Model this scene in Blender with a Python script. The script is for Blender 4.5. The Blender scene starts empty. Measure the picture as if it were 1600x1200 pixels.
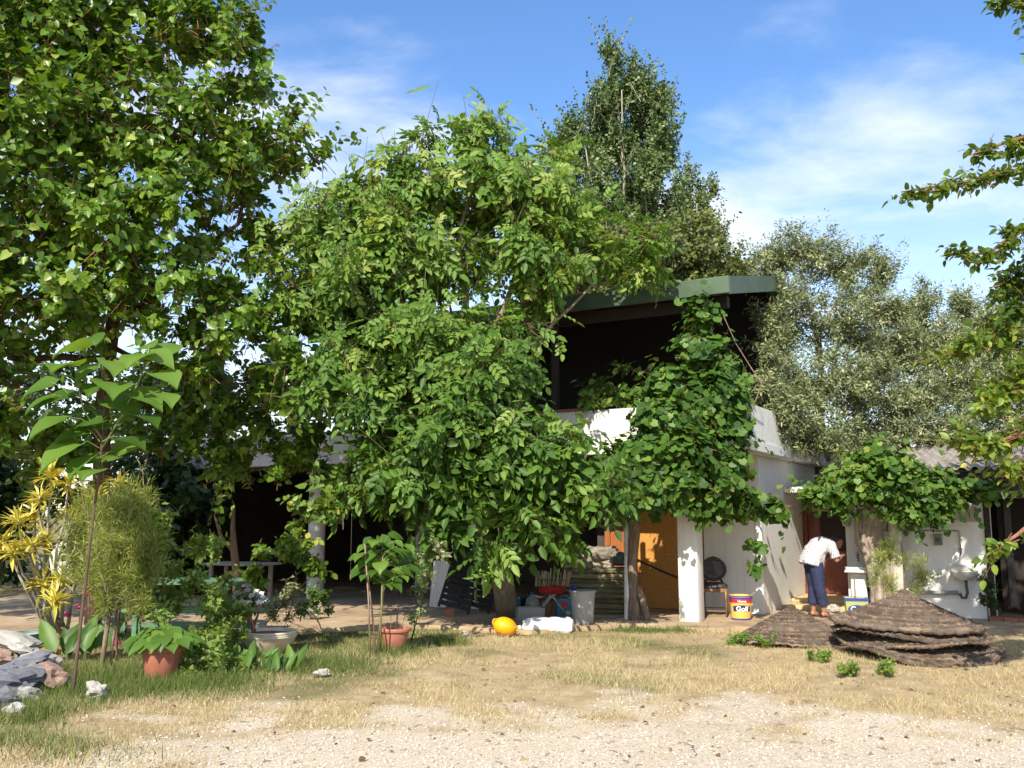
import bpy, bmesh, math, random
import numpy as np
from mathutils import Vector, Matrix, Euler, noise

random.seed(7)
rng = np.random.default_rng(11)
SC = bpy.context.scene
COL = SC.collection
R = math.radians

# ------------------------------------------------------------------ camera
PITCH = R(8.05); FPX = 1450.0; EYE = 1.6
cam_d = bpy.data.cameras.new('camera'); cam = bpy.data.objects.new('camera', cam_d); COL.objects.link(cam)
cam_d.sensor_width = 36.0; cam_d.lens = 36.0 * FPX / 1600.0
cam_d.clip_start = 0.05; cam_d.clip_end = 3000.0
cam.location = (0, 0, EYE); cam.rotation_euler = (R(90) + PITCH, 0, 0)
SC.camera = cam

# ------------------------------------------------------------------ light
SUN_EL = R(39); SUN_AZ = R(16)          # light travels towards +y, swung AZ to the right
W = bpy.data.worlds.new('World'); SC.world = W; W.use_nodes = True
nt = W.node_tree; nt.nodes.clear()
n_out = nt.nodes.new('ShaderNodeOutputWorld'); n_bg = nt.nodes.new('ShaderNodeBackground')
n_sky = nt.nodes.new('ShaderNodeTexSky'); n_sky.sky_type = 'NISHITA'; n_sky.sun_disc = False
n_sky.sun_elevation = SUN_EL; n_sky.sun_rotation = math.pi + SUN_AZ
n_sky.air_density = 1.1; n_sky.dust_density = 0.5; n_sky.ozone_density = 2.0
# thin cirrus, mapped on a flat layer high above the whole place
n_tc = nt.nodes.new('ShaderNodeTexCoord'); n_sep = nt.nodes.new('ShaderNodeSeparateXYZ')
nt.links.new(n_tc.outputs['Generated'], n_sep.inputs[0])
def wmath(op, a, b=None, clamp=False):
    n = nt.nodes.new('ShaderNodeMath'); n.operation = op; n.use_clamp = clamp
    for i, v in enumerate((a, b)):
        if v is None: continue
        if isinstance(v, (int, float)): n.inputs[i].default_value = v
        else: nt.links.new(v, n.inputs[i])
    return n.outputs[0]
zz = wmath('ADD', wmath('MAXIMUM', n_sep.outputs[2], 0.0), 0.16)
cx = wmath('DIVIDE', n_sep.outputs[0], zz); cy = wmath('DIVIDE', n_sep.outputs[1], zz)
n_comb = nt.nodes.new('ShaderNodeCombineXYZ'); nt.links.new(cx, n_comb.inputs[0]); nt.links.new(cy, n_comb.inputs[1])
n_map = nt.nodes.new('ShaderNodeMapping'); nt.links.new(n_comb.outputs[0], n_map.inputs[0])
n_map.inputs['Rotation'].default_value = (0, 0, R(-28)); n_map.inputs['Scale'].default_value = (0.75, 1.05, 1.0)
n_map.inputs['Location'].default_value = (9.3, -7.14, 0.0)
def wnoise(scale, det, rough, dist):
    n = nt.nodes.new('ShaderNodeTexNoise'); nt.links.new(n_map.outputs[0], n.inputs['Vector'])
    n.inputs['Scale'].default_value = scale; n.inputs['Detail'].default_value = det
    n.inputs['Roughness'].default_value = rough; n.inputs['Distortion'].default_value = dist
    return n.outputs[0]
big = wnoise(0.9, 3.0, 0.5, 0.3); fine = wnoise(2.4, 8.0, 0.58, 0.25)
cl = wmath('ADD', wmath('MULTIPLY', big, 0.62), wmath('MULTIPLY', fine, 0.42))
n_mr = nt.nodes.new('ShaderNodeMapRange'); n_mr.interpolation_type = 'SMOOTHSTEP'
nt.links.new(cl, n_mr.inputs[0]); n_mr.inputs[1].default_value = 0.475; n_mr.inputs[2].default_value = 0.67
n_mr.inputs[3].default_value = 0.0; n_mr.inputs[4].default_value = 0.85
low = nt.nodes.new('ShaderNodeMapRange'); nt.links.new(n_sep.outputs[2], low.inputs[0]); low.interpolation_type = 'SMOOTHSTEP'
low.inputs[1].default_value = 0.05; low.inputs[2].default_value = 0.42; low.inputs[3].default_value = 0.45; low.inputs[4].default_value = 0.0
cov = wmath('MAXIMUM', n_mr.outputs[0], wmath('ADD', low.outputs[0], wmath('MULTIPLY', n_mr.outputs[0], 0.5)), True)
n_mix = nt.nodes.new('ShaderNodeMix'); n_mix.data_type = 'RGBA'
n_hsv = nt.nodes.new('ShaderNodeHueSaturation'); n_hsv.inputs['Hue'].default_value = 0.507; n_hsv.inputs['Saturation'].default_value = 1.22; n_hsv.inputs['Value'].default_value = 1.62
nt.links.new(n_sky.outputs[0], n_hsv.inputs['Color'])
nt.links.new(cov, n_mix.inputs[0]); nt.links.new(n_hsv.outputs[0], n_mix.inputs[6]); n_mix.inputs[7].default_value = (8.6, 8.8, 9.2, 1)
nt.links.new(n_mix.outputs[2], n_bg.inputs[0]); n_bg.inputs[1].default_value = 0.10
nt.links.new(n_bg.outputs[0], n_out.inputs[0])

sun_d = bpy.data.lights.new('sun', 'SUN'); sun = bpy.data.objects.new('sun', sun_d); COL.objects.link(sun)
sun_d.energy = 5.0; sun_d.angle = R(0.53); sun_d.color = (1.0, 0.93, 0.80)
sdir = Vector((math.sin(SUN_AZ) * math.cos(SUN_EL), math.cos(SUN_AZ) * math.cos(SUN_EL), -math.sin(SUN_EL)))
sun.rotation_euler = sdir.to_track_quat('-Z', 'Y').to_euler(); sun.location = -sdir * 60
SC.view_settings.view_transform = 'Standard'; SC.view_settings.look = 'None'
SC.view_settings.gamma = 1.0; SC.view_settings.exposure = 0.58; SC.view_settings.use_curve_mapping = False
SC.render.engine = 'CYCLES'
SC.cycles.max_bounces = 8; SC.cycles.diffuse_bounces = 3; SC.cycles.glossy_bounces = 2
SC.cycles.transmission_bounces = 5; SC.cycles.transparent_max_bounces = 6
SC.cycles.use_denoising = True; SC.cycles.caustics_reflective = False; SC.cycles.caustics_refractive = False

# ------------------------------------------------------------------ helpers
def ray(u, v):
    a = (u - 800.0) / FPX; b = (600.0 - v) / FPX
    return Vector((a, math.cos(PITCH) - math.sin(PITCH) * b, math.sin(PITCH) + math.cos(PITCH) * b))
def P(u, v, Y):                       # direction of a photo pixel, taken out to the distance Y
    d = ray(u, v); return Vector((0, 0, EYE)) + d * (Y / d.y)
def G(u, v, z=0.0):                   # where that direction meets the ground
    d = ray(u, v); return Vector((0, 0, EYE)) + d * ((z - EYE) / d.z)
def PX(Y): return Y / FPX             # metres per photo pixel at distance Y
def rnd(a, b): return random.uniform(a, b)
def vrand(s=1.0): return Vector((rnd(-s, s), rnd(-s, s), rnd(-s, s)))

def tag(o, label=None, cat=None, group=None, kind=None):
    if label: o['label'] = label
    if cat: o['category'] = cat
    if group: o['group'] = group
    if kind: o['kind'] = kind
    return o
def thing(name, label, cat, loc=(0, 0, 0), rz=0.0, group=None):
    o = bpy.data.objects.new(name, None); COL.objects.link(o); o.location = loc; o.rotation_euler = (0, 0, rz)
    o.empty_display_size = 0.1
    return tag(o, label, cat, group)
def root_of(o):
    while o.parent is not None: o = o.parent
    return o

class MB:
    """collects faces; build() makes one mesh object out of them"""
    def __init__(s): s.v = []; s.f = []; s.t = []; s.cur = 0.5; s.uv = None
    def add(s, vs, fs):
        b = len(s.v); s.v += [Vector(p) for p in vs]; s.f += [[b + i for i in f] for f in fs]; s.t += [s.cur] * len(vs)
        return b
    def box(s, a, b, m=None):
        x0, y0, z0 = a; x1, y1, z1 = b
        vs = [Vector(p) for p in ((x0,y0,z0),(x1,y0,z0),(x1,y1,z0),(x0,y1,z0),(x0,y0,z1),(x1,y0,z1),(x1,y1,z1),(x0,y1,z1))]
        if m: vs = [m @ p for p in vs]
        s.add(vs, [(3,2,1,0),(4,5,6,7),(0,1,5,4),(1,2,6,5),(2,3,7,6),(3,0,4,7)]); return s
    def bbox(s, a, b, bev=0.01, m=None):            # box with chamfered edges
        c = (Vector(a) + Vector(b)) / 2; h = (Vector(b) - Vector(a)) / 2; bev = min(bev, h.x*.9, h.y*.9, h.z*.9)
        bm = bmesh.new(); bmesh.ops.create_cube(bm, size=2.0)
        for v in bm.verts: v.co = Vector((v.co.x*h.x, v.co.y*h.y, v.co.z*h.z))
        bmesh.ops.bevel(bm, geom=bm.edges[:], offset=bev, segments=2, affect='EDGES', profile=0.5)
        bm.verts.index_update()
        vs = [(m @ (v.co + c)) if m else v.co + c for v in bm.verts]
        s.add(vs, [[v.index for v in f.verts] for f in bm.faces]); bm.free(); return s
    def tube(s, pts, rad, n=6, cap=True, flat=1.0):
        pts = [Vector(p) for p in pts]; k = len(pts)
        if not hasattr(rad, '__len__'): rad = [rad] * k
        vs = []; prev = None
        for i in range(k):
            d = (pts[min(i+1, k-1)] - pts[max(i-1, 0)])
            d = d.normalized() if d.length > 1e-9 else Vector((0,0,1))
            if prev is None:
                a = d.orthogonal().normalized() if abs(d.z) < .95 else d.cross(Vector((0,1,0))).normalized()
            else:
                a = prev - d * prev.dot(d); a = a.normalized() if a.length > 1e-6 else d.orthogonal().normalized()
            prev = a; b = d.cross(a)
            for j in range(n):
                t = 2 * math.pi * j / n
                vs.append(pts[i] + (a * math.cos(t) + b * math.sin(t) * flat) * rad[i])
        fs = [(i*n+j, i*n+(j+1) % n, (i+1)*n+(j+1) % n, (i+1)*n+j) for i in range(k-1) for j in range(n)]
        if cap: fs += [tuple(range(n-1, -1, -1)), tuple(range((k-1)*n, k*n))]
        s.add(vs, fs); return s
    def lathe(s, prof, n=24, m=None, wob=0.0):       # profile of (radius, z)
        vs = []
        for i, (r, z) in enumerate(prof):
            for j in range(n):
                t = 2*math.pi*j/n; q = r * (1 + wob * math.sin(3*t + i*.7))
                p = Vector((q*math.cos(t), q*math.sin(t), z)); vs.append(m @ p if m else p)
        k = len(prof)
        fs = [(i*n+j, i*n+(j+1) % n, (i+1)*n+(j+1) % n, (i+1)*n+j) for i in range(k-1) for j in range(n)]
        if prof[0][0] > 1e-4: fs.append(tuple(range(n-1, -1, -1)))
        if prof[-1][0] > 1e-4: fs.append(tuple(range((k-1)*n, k*n)))
        s.add(vs, fs); return s
    def loft(s, rings, cap=True):                    # rings: (centre, axis a, axis b)
        n = 14; vs = []
        for c, a, b in rings:
            for j in range(n):
                t = 2*math.pi*j/n; vs.append(Vector(c) + Vector(a)*math.cos(t) + Vector(b)*math.sin(t))
        k = len(rings)
        fs = [(i*n+j, i*n+(j+1) % n, (i+1)*n+(j+1) % n, (i+1)*n+j) for i in range(k-1) for j in range(n)]
        if cap: fs += [tuple(range(n-1, -1, -1)), tuple(range((k-1)*n, k*n))]
        s.add(vs, fs); return s
    def ico(s, c, r, sub=2, amp=0.15, sc=(1,1,1), seed=0.0, flatb=False):
        bm = bmesh.new(); bmesh.ops.create_icosphere(bm, subdivisions=sub, radius=1.0); bm.verts.index_update()
        vs = []
        for v in bm.verts:
            p = v.co.copy(); k = 1 + amp * noise.noise(p*1.3 + Vector((seed, seed*.7, 1.3*seed))) + amp*.5*noise.noise(p*3.1 + Vector((seed, 3, 1))) + (amp*.22*noise.noise(p*7.5 + Vector((seed, 3, 7))) if sub > 2 else 0)
            q = Vector((p.x*sc[0], p.y*sc[1], p.z*sc[2])) * (r*k)
            if flatb: q.z = max(q.z, -r*sc[2]*.45)
            vs.append(Vector(c) + q)
        s.add(vs, [[v.index for v in f.verts] for f in bm.faces]); bm.free(); return s
    def mesh(s, name, off=Vector((0,0,0)), smooth=False):
        me = bpy.data.meshes.new(name)
        me.from_pydata([tuple(p - off) for p in s.v], [], s.f)
        at = me.attributes.new('tint', 'FLOAT', 'POINT'); at.data.foreach_set('value', s.t)
        if smooth: me.shade_smooth()
        me.update(); return me
    def build(s, name, mat, parent=None, smooth=False, local=False, fixn=True, auto=None):
        off = Vector((0,0,0))
        if parent is not None and not local:
            off = root_of(parent).location.copy()
        me = s.mesh(name, off, smooth)
        if fixn:
            bm = bmesh.new(); bm.from_mesh(me); bmesh.ops.recalc_face_normals(bm, faces=bm.faces[:]); bm.to_mesh(me); bm.free()
        if auto is not None:
            me.set_sharp_from_angle(angle=R(auto))
        o = bpy.data.objects.new(name, me); COL.objects.link(o); me.materials.append(mat)
        if parent is not None: o.parent = parent
        return o

# ------------------------------------------------------------------ materials
def newmat(name):
    m = bpy.data.materials.new(name); m.use_nodes = True; t = m.node_tree
    b = t.nodes['Principled BSDF']; return m, t, b
def ramp(t, src, stops):
    n = t.nodes.new('ShaderNodeValToRGB'); t.links.new(src, n.inputs[0]); e = n.color_ramp.elements
    while len(e) > 1: e.remove(e[-1])
    e[0].position = stops[0][0]; e[0].color = (*stops[0][1], 1)
    for p, c in stops[1:]:
        q = e.new(p); q.color = (*c, 1)
    return n.outputs[0]
def tnoise(t, scale, det=5, rough=.6, vec=None, dist=0.0):
    n = t.nodes.new('ShaderNodeTexNoise'); n.inputs['Scale'].default_value = scale; n.inputs['Detail'].default_value = det
    n.inputs['Roughness'].default_value = rough; n.inputs['Distortion'].default_value = dist
    if vec is None:
        c = t.nodes.new('ShaderNodeTexCoord'); vec = c.outputs['Object']
    t.links.new(vec, n.inputs['Vector']); return n.outputs[0]
def tscale(t, sc):
    c = t.nodes.new('ShaderNodeTexCoord'); m = t.nodes.new('ShaderNodeMapping'); m.inputs['Scale'].default_value = sc
    t.links.new(c.outputs['Object'], m.inputs[0]); return m.outputs[0]
def tbump(t, b, h, strength=.3, dist=.02):
    n = t.nodes.new('ShaderNodeBump'); n.inputs['Strength'].default_value = strength; n.inputs['Distance'].default_value = dist
    t.links.new(h, n.inputs['Height']); t.links.new(n.outputs[0], b.inputs['Normal'])
def tmix(t, f, a, b, mode='MIX'):
    n = t.nodes.new('ShaderNodeMix'); n.data_type = 'RGBA'; n.blend_type = mode
    for i, v in ((0, f), (6, a), (7, b)):
        if isinstance(v, (int, float)): n.inputs[i].default_value = v
        elif isinstance(v, tuple): n.inputs[i].default_value = (*v, 1)
        else: t.links.new(v, n.inputs[i])
    return n.outputs[2]
def attr(t, name):
    n = t.nodes.new('ShaderNodeAttribute'); n.attribute_name = name; return n.outputs['Fac']
def dif(name, c1, c2=None, scale=6, rough=.8, bump=.2, bscale=None, det=6, stretch=None, metal=0.0, spec=.5, lo=.35, hi=.65, dist=.01):
    m, t, b = newmat(name); c2 = c2 or tuple(x*.75 for x in c1)
    vec = tscale(t, stretch) if stretch else None
    h = tnoise(t, scale, det, .62, vec)
    t.links.new(ramp(t, h, [(lo, c1), (hi, c2)]), b.inputs['Base Color'])
    b.inputs['Roughness'].default_value = rough; b.inputs['Metallic'].default_value = metal; b.inputs['Specular IOR Level'].default_value = spec
    if bump: tbump(t, b, tnoise(t, bscale or scale*5, 5, .6, vec), bump, dist)
    return m
def leafmat(name, stops, rough=.45, tr=.3, trc=None, spec=.4):
    m, t, b = newmat(name); a = attr(t, 'tint'); c = ramp(t, a, stops); t.links.new(c, b.inputs['Base Color'])
    b.inputs['Roughness'].default_value = rough; b.inputs['Specular IOR Level'].default_value = spec
    tl = t.nodes.new('ShaderNodeBsdfTranslucent'); mx = t.nodes.new('ShaderNodeMixShader'); mx.inputs[0].default_value = tr
    t.links.new(tmix(t, 1.0, c, trc or (1.6, 1.5, .55), 'MULTIPLY'), tl.inputs[0])
    t.links.new(b.outputs[0], mx.inputs[1]); t.links.new(tl.outputs[0], mx.inputs[2])
    t.links.new(mx.outputs[0], t.nodes['Material Output'].inputs[0]); return m
def plaster(name, c1, c2, grime=.5):
    m, t, b = newmat(name)
    s = tnoise(t, 1.3, 8, .68); st = tnoise(t, 3.0, 6, .65, tscale(t, (3, 3, .35)))
    c = ramp(t, s, [(.3, c1), (.68, tuple(x*.9 for x in c1))])
    c = tmix(t, ramp(t, st, [(.52, (0,0,0)), (.78, (grime,)*3)]), c, c2)
    sp = tnoise(t, 26, 4, .7); c = tmix(t, ramp(t, sp, [(.66, (0,0,0)), (.74, (.55,)*3)]), c, tuple(x*.55 for x in c1))
    t.links.new(c, b.inputs['Base Color']); b.inputs['Roughness'].default_value = .85; b.inputs['Specular IOR Level'].default_value = .25
    tbump(t, b, tnoise(t, 14, 6, .65), .35, .02); return m
def bark(name, c1, c2, c3=None, sc=(9, 9, 1.6)):
    m, t, b = newmat(name); h = tnoise(t, 2.2, 8, .7, tscale(t, sc), .6)
    c = ramp(t, h, [(.3, c1), (.55, c2), (.72, c3 or c2)]); t.links.new(c, b.inputs['Base Color'])
    b.inputs['Roughness'].default_value = .9; b.inputs['Specular IOR Level'].default_value = .2; tbump(t, b, h, .8, .03); return m

M = {}
M['white'] = plaster('white_plaster', (.80,.79,.75), (.45,.41,.35), .35)
M['white_old'] = plaster('weathered_white_plaster', (.76,.74,.69), (.40,.35,.28), .55)
M['shade_wall'] = dif('shade_dark_plaster', (.085,.065,.055), (.055,.045,.04), 2.0, .9)  # veranda and indoor shade put into the plaster colour
M['dark_wood'] = dif('dark_timber', (.035,.02,.013), (.02,.012,.009), 3, .75, .3, stretch=(1, 8, 8))
M['shade_dark_wood'] = dif('shade_dark_timber', (.014,.009,.007), (.008,.006,.005), 3, .85, .2)  # deep shade under the terrace roof, put into the timber colour
M['wine_wood'] = dif('red_brown_painted_wood', (.23,.055,.03), (.13,.03,.018), 3, .45, .15, stretch=(8, 8, 1))
M['rust_frame'] = dif('orange_brown_wood', (.40,.13,.035), (.27,.08,.02), 3, .6, .2, stretch=(8, 8, 1))
M['osb'] = dif('particle_board', (.62,.30,.07), (.42,.18,.035), 30, .8, .25, 60, det=3)
M['green_metal'] = dif('green_roof_sheet', (.075,.118,.066), (.05,.08,.045), 2.5, .5, .1)
M['green_paint'] = dif('green_painted_board', (.13,.26,.14), (.09,.19,.10), 4, .45, .1, stretch=(1, 6, 6))
M['black_metal'] = dif('black_metal', (.02,.02,.022), (.03,.025,.022), 8, .5, .05)
M['black_plastic'] = dif('black_plastic', (.012,.012,.013), (.02,.02,.02), 8, .4, .05)
M['concrete'] = dif('patio_concrete', (.42,.34,.25), (.30,.235,.165), 1.7, .9, .3, 22, det=9)
M['roof_old'] = dif('weathered_corrugated_sheet', (.34,.30,.26), (.16,.13,.10), 4, .85, .3, 20)
M['stone_step'] = dif('yellow_stone', (.62,.46,.24), (.50,.36,.19), 5, .8, .3)
M['brick_red'] = dif('red_brick', (.33,.13,.07), (.24,.09,.05), 9, .9, .4)
M['steel'] = dif('grey_steel', (.45,.45,.44), (.33,.32,.31), 8, .4, .05, metal=.7)
M['grey_pipe'] = dif('grey_pipe', (.32,.33,.34), (.25,.25,.26), 8, .5, .05)
M['pipe_dark'] = dif('dark_grey_pipe', (.06,.06,.065), (.09,.09,.09), 8, .5, .05)
M['ceramic'] = dif('grubby_ceramic', (.60,.59,.55), (.42,.40,.36), 4, .3, .03)
M['terracotta'] = dif('terracotta', (.40,.145,.085), (.30,.10,.06), 5, .7, .15, 30)
M['terracotta_soft'] = dif('faded_terracotta', (.44,.17,.11), (.33,.12,.075), 4, .65, .12, 30)
M['soil'] = dif('dark_soil', (.06,.04,.028), (.035,.024,.018), 18, .95, .6)
M['skin'] = dif('tanned_skin', (.36,.17,.10), (.30,.135,.08), 9, .5, .05)
M['hair'] = dif('black_hair', (.018,.014,.012), (.03,.024,.02), 40, .5, .4)
M['mul_bark'] = bark('mulberry_bark', (.05,.028,.02), (.12,.065,.045), (.19,.11,.08))
M['wal_bark'] = bark('walnut_bark', (.16,.12,.085), (.30,.24,.17), (.40,.34,.26))
M['lime_bark'] = bark('whitewashed_bark', (.30,.24,.17), (.62,.57,.48), (.74,.71,.64))
M['gnarl_bark'] = bark('pale_gnarled_bark', (.14,.10,.075), (.40,.33,.26), (.66,.60,.52), (7, 7, 1.4))
M['dark_stem'] = bark('dark_stem', (.06,.04,.03), (.13,.085,.06))
M['vine_bark'] = bark('stringy_vine_bark', (.09,.06,.045), (.26,.19,.14), (.42,.33,.26), (14, 14, 1.1))
M['twig'] = bark('twig_bark', (.10,.065,.04), (.22,.15,.10))
M['redtwig'] = bark('reddish_twig', (.16,.07,.04), (.30,.15,.09))
M['greentwig'] = dif('green_stem', (.16,.22,.06), (.22,.20,.08), 9, .6, 0)
M['olive_bark'] = bark('olive_bark', (.12,.10,.08), (.28,.24,.19), (.38,.34,.28))
M['pop_bark'] = bark('pale_poplar_bark', (.20,.18,.13), (.42,.38,.29), (.50,.46,.37))
M['stick'] = bark('weathered_stick', (.16,.11,.075), (.32,.23,.16), (.42,.32,.24), (20, 20, 2))
# ------------------------------------------------------------------ ground
def sstep(a, b, x):
    t = np.clip((x - a) / (b - a), 0, 1); return t*t*(3-2*t)
def nz(x, y, s, seed):
    return np.array([noise.fractal(Vector((a*s, b*s, seed)), 1.0, 2.0, 4) for a, b in zip(np.ravel(x), np.ravel(y))]).reshape(np.shape(x))
def gravel_mask(x, y):
    edge = 8.05 - .16*np.maximum(x-1.6, 0) + .35*np.clip(-x-.6, 0, 2)*-1
    d = np.minimum(edge - y, (x + 2.35) * .9)
    return sstep(-1.0, .85, d + 1.1*nz(x, y, .5, 3.1) + .9*nz(x, y, 1.7, 8.4))
def green_mask(x, y):
    d = .42*sstep(-.5, -4.0, x) + .34*sstep(9.8, 11.8, y)*sstep(4.5, 2.0, x) + .10*sstep(3.5, 0, np.abs(x-1.5))*sstep(8.2, 9.5, y)
    return np.clip(d + .5*nz(x, y, .42, 5.5) + .35*nz(x, y, 1.5, 2.2) + .08, 0, 1)
def groundz(x, y):
    return .035*nz(x, y, .35, 1.0) * sstep(13.2, 11.8, y) - .01
gx = np.unique(np.concatenate([np.linspace(-9, 9, 150), np.linspace(-40, 40, 41), np.linspace(-1500, 1500, 21)]))
gy = np.unique(np.concatenate([np.linspace(5, 14.5, 96), np.linspace(-30, 60, 46), np.linspace(-600, 2000, 27)]))
XX, YY = np.meshgrid(gx, gy)
near = (np.abs(XX) < 9.01) & (YY > 4.9) & (YY < 14.6)
ZZ = np.zeros_like(XX) - .01; ZZ[near] = groundz(XX[near], YY[near])
gm = np.ones_like(XX); gm[:] = 0.0; gm[near] = gravel_mask(XX[near], YY[near]); gm[(YY <= 5.0) & (np.abs(XX) < 14) & (YY > -20)] = .9
gg = np.full_like(XX, .55); gg[near] = green_mask(XX[near], YY[near])
ny, nx = XX.shape
me = bpy.data.meshes.new('ground')
idx = np.arange(nx*ny).reshape(ny, nx)
fa = np.stack([idx[:-1,:-1], idx[:-1,1:], idx[1:,1:], idx[1:,:-1]], -1).reshape(-1, 4)
me.from_pydata(np.stack([XX.ravel(), YY.ravel(), ZZ.ravel()], -1).tolist(), [], fa.tolist())
for nme, arr in (('gravel', gm), ('green', gg)):
    at = me.attributes.new(nme, 'FLOAT', 'POINT'); at.data.foreach_set('value', arr.ravel().astype(np.float32))
me.shade_smooth()
ground = bpy.data.objects.new('ground', me); COL.objects.link(ground); tag(ground, kind='structure')
m, t, b = newmat('yard_ground')
s1 = tnoise(t, 3.2, 8, .7); s2 = tnoise(t, 38, 5, .75); s3 = tnoise(t, .9, 5, .6)
sand = ramp(t, s2, [(.30, (.28,.22,.155)), (.48, (.55,.46,.345)), (.66, (.73,.65,.54))])
sand = tmix(t, ramp(t, s1, [(.42, (0,0,0)), (.70, (.55,)*3)]), sand, (.52,.41,.28))
dry = ramp(t, s1, [(.30, (.25,.175,.095)), (.52, (.40,.30,.165)), (.70, (.52,.41,.26))])
dry = tmix(t, ramp(t, s2, [(.5, (0,0,0)), (.68, (.6,)*3)]), dry, (.56,.45,.30))
grn = ramp(t, s1, [(.35, (.055,.065,.018)), (.65, (.13,.14,.045))])
def soft(src, lo, hi): return ramp(t, src, [(lo, (0,0,0)), (hi, (1,1,1))])
addn = t.nodes.new('ShaderNodeMath'); addn.operation = 'ADD'; t.links.new(attr(t, 'green'), addn.inputs[0])
jit = t.nodes.new('ShaderNodeMath'); jit.operation = 'MULTIPLY_ADD'; t.links.new(s1, jit.inputs[0]); jit.inputs[1].default_value = .5; jit.inputs[2].default_value = -.25
t.links.new(jit.outputs[0], addn.inputs[1])
base = tmix(t, soft(addn.outputs[0], .28, .75), dry, grn)
addg = t.nodes.new('ShaderNodeMath'); addg.operation = 'ADD'; t.links.new(attr(t, 'gravel'), addg.inputs[0]); t.links.new(jit.outputs[0], addg.inputs[1])
base = tmix(t, soft(addg.outputs[0], .25, .75), base, sand)
t.links.new(base, b.inputs['Base Color']); b.inputs['Roughness'].default_value = .95; b.inputs['Specular IOR Level'].default_value = .15
tbump(t, b, s2, .6, .03); me.materials.append(m)

# paved strip in front of and under the house
front = [(-500,1022),(-120,1012),(0,1003),(90,992),(230,985),(330,986),(430,993),(500,988),(570,984),(660,981),(720,984),(770,988),(830,991),(905,985),(985,979),(1040,982),(1098,988),(1150,985),(1260,984),(1400,986),(1500,991),(1580,988),(1700,985),(2000,985)]
pts = []
for (u0, v0), (u1, v1) in zip(front[:-1], front[1:]):
    for k in range(5):
        f = k/5; q = G(u0+(u1-u0)*f, v0+(v1-v0)*f); q.y += .10*noise.noise(Vector((q.x*1.7, q.y, 4))) + .05*noise.noise(Vector((q.x*6, q.y, 9))); pts.append(q)
mb = MB(); top = [Vector((q.x, q.y, .05)) for q in pts]; n = len(top)
rows = [top]
for f in (.05, .15, .35, 1.0):
    rows.append([Vector((q.x, q.y + (27-q.y)*f, .05)) for q in top])
low_ = [Vector((q.x, q.y-.03, -.06)) for q in top]
vs = low_ + [p for r in rows for p in r]
fs = [(i*n+j, i*n+j+1, (i+1)*n+j+1, (i+1)*n+j) for i in range(5) for j in range(n-1)]
mb.add(vs, fs)
m, t, b = newmat('patio_surface')
s1 = tnoise(t, 1.4, 9, .7); s2 = tnoise(t, 30, 5, .7)
c = ramp(t, s1, [(.28, (.20,.135,.08)), (.5, (.40,.285,.17)), (.70, (.56,.43,.29))])
c = tmix(t, ramp(t, s2, [(.5, (0,0,0)), (.72, (.5,)*3)]), c, (.22,.16,.10))
t.links.new(c, b.inputs['Base Color']); b.inputs['Roughness'].default_value = .92; tbump(t, b, tnoise(t, 9, 8, .7), .6, .03)
tag(mb.build('patio_pavement', m), kind='structure')

# ------------------------------------------------------------------ house
C0 = Vector((3.98, 15.0, 0)); YAW = R(-30)
E1 = Vector((math.cos(YAW), math.sin(YAW), 0)); E2 = Vector((-math.sin(YAW), math.cos(YAW), 0))
def HW(a, b, z): return C0 + E1*a + E2*b + Vector((0, 0, z))      # house coordinates to world
house = thing('terrace_house', 'white two-storey house with green-edged roof over an open upper terrace, behind vines', 'house', C0, YAW)
def hp(name, mat, *boxes, parent=None, bev=0.0):
    mb = MB()
    for a, b in boxes:
        (mb.bbox(a, b, bev) if bev else mb.box(a, b))
    return mb.build(name, mat, parent or house, local=True)
# ground floor
hp('wall', M['white'], ((-.96, 0, 0), (0, .2, 2.56)), bev=.012)
hp('wall', M['white'], ((-.19, .202, 0), (-.004, 9.0, 2.555)), bev=.01)
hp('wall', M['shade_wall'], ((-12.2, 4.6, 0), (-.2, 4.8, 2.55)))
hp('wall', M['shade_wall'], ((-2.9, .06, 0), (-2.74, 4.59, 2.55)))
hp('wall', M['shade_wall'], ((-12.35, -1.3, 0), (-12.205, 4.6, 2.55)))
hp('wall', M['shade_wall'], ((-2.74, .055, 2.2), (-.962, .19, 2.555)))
hp('door_frame', M['rust_frame'], ((-1.08, -.05, 0), (-.965, .12, 2.2)), bev=.006)
hp('door_frame', M['rust_frame'], ((-2.72, -.04, 0), (-2.62, .12, 2.2)), bev=.006)
osb = hp('board_door', M['osb'], ((-2.62, .0, .06), (-1.10, .035, 2.19)), bev=.004)
hp('board_batten', M['rust_frame'], ((-2.60, -.03, .0), (-2.12, -.003, 2.0)), parent=osb, bev=.004)
mb = MB(); mb.tube([(-2.35, -.42, 1.02), (-1.5, -.30, .66), (-.75, -.16, .38)], .018, 8)
mb.build('handrail', M['black_metal'], house, local=True)
# columns under the terrace edge
def column(x, y, r=.145, square=False, mat='white'):
    mb = MB()
    if square: mb.bbox((x-r, y-r, 0), (x+r, y+r, 2.555), .02)
    else: mb.lathe([(r, 0), (r, .8), (r*.99, 1.6), (r*.99, 2.556)], 28, Matrix.Translation((x, y, 0)))
    return mb.build('column', M[mat], house, smooth=not square, local=True, auto=50)
column(-.70, -1.40, .15, True, 'white')
for x in (-4.45, -8.1): column(x, -1.36, .16, False, 'white_old')
for x in (-7.6,): column(x, 1.4, .15, False, 'white_old')
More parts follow.
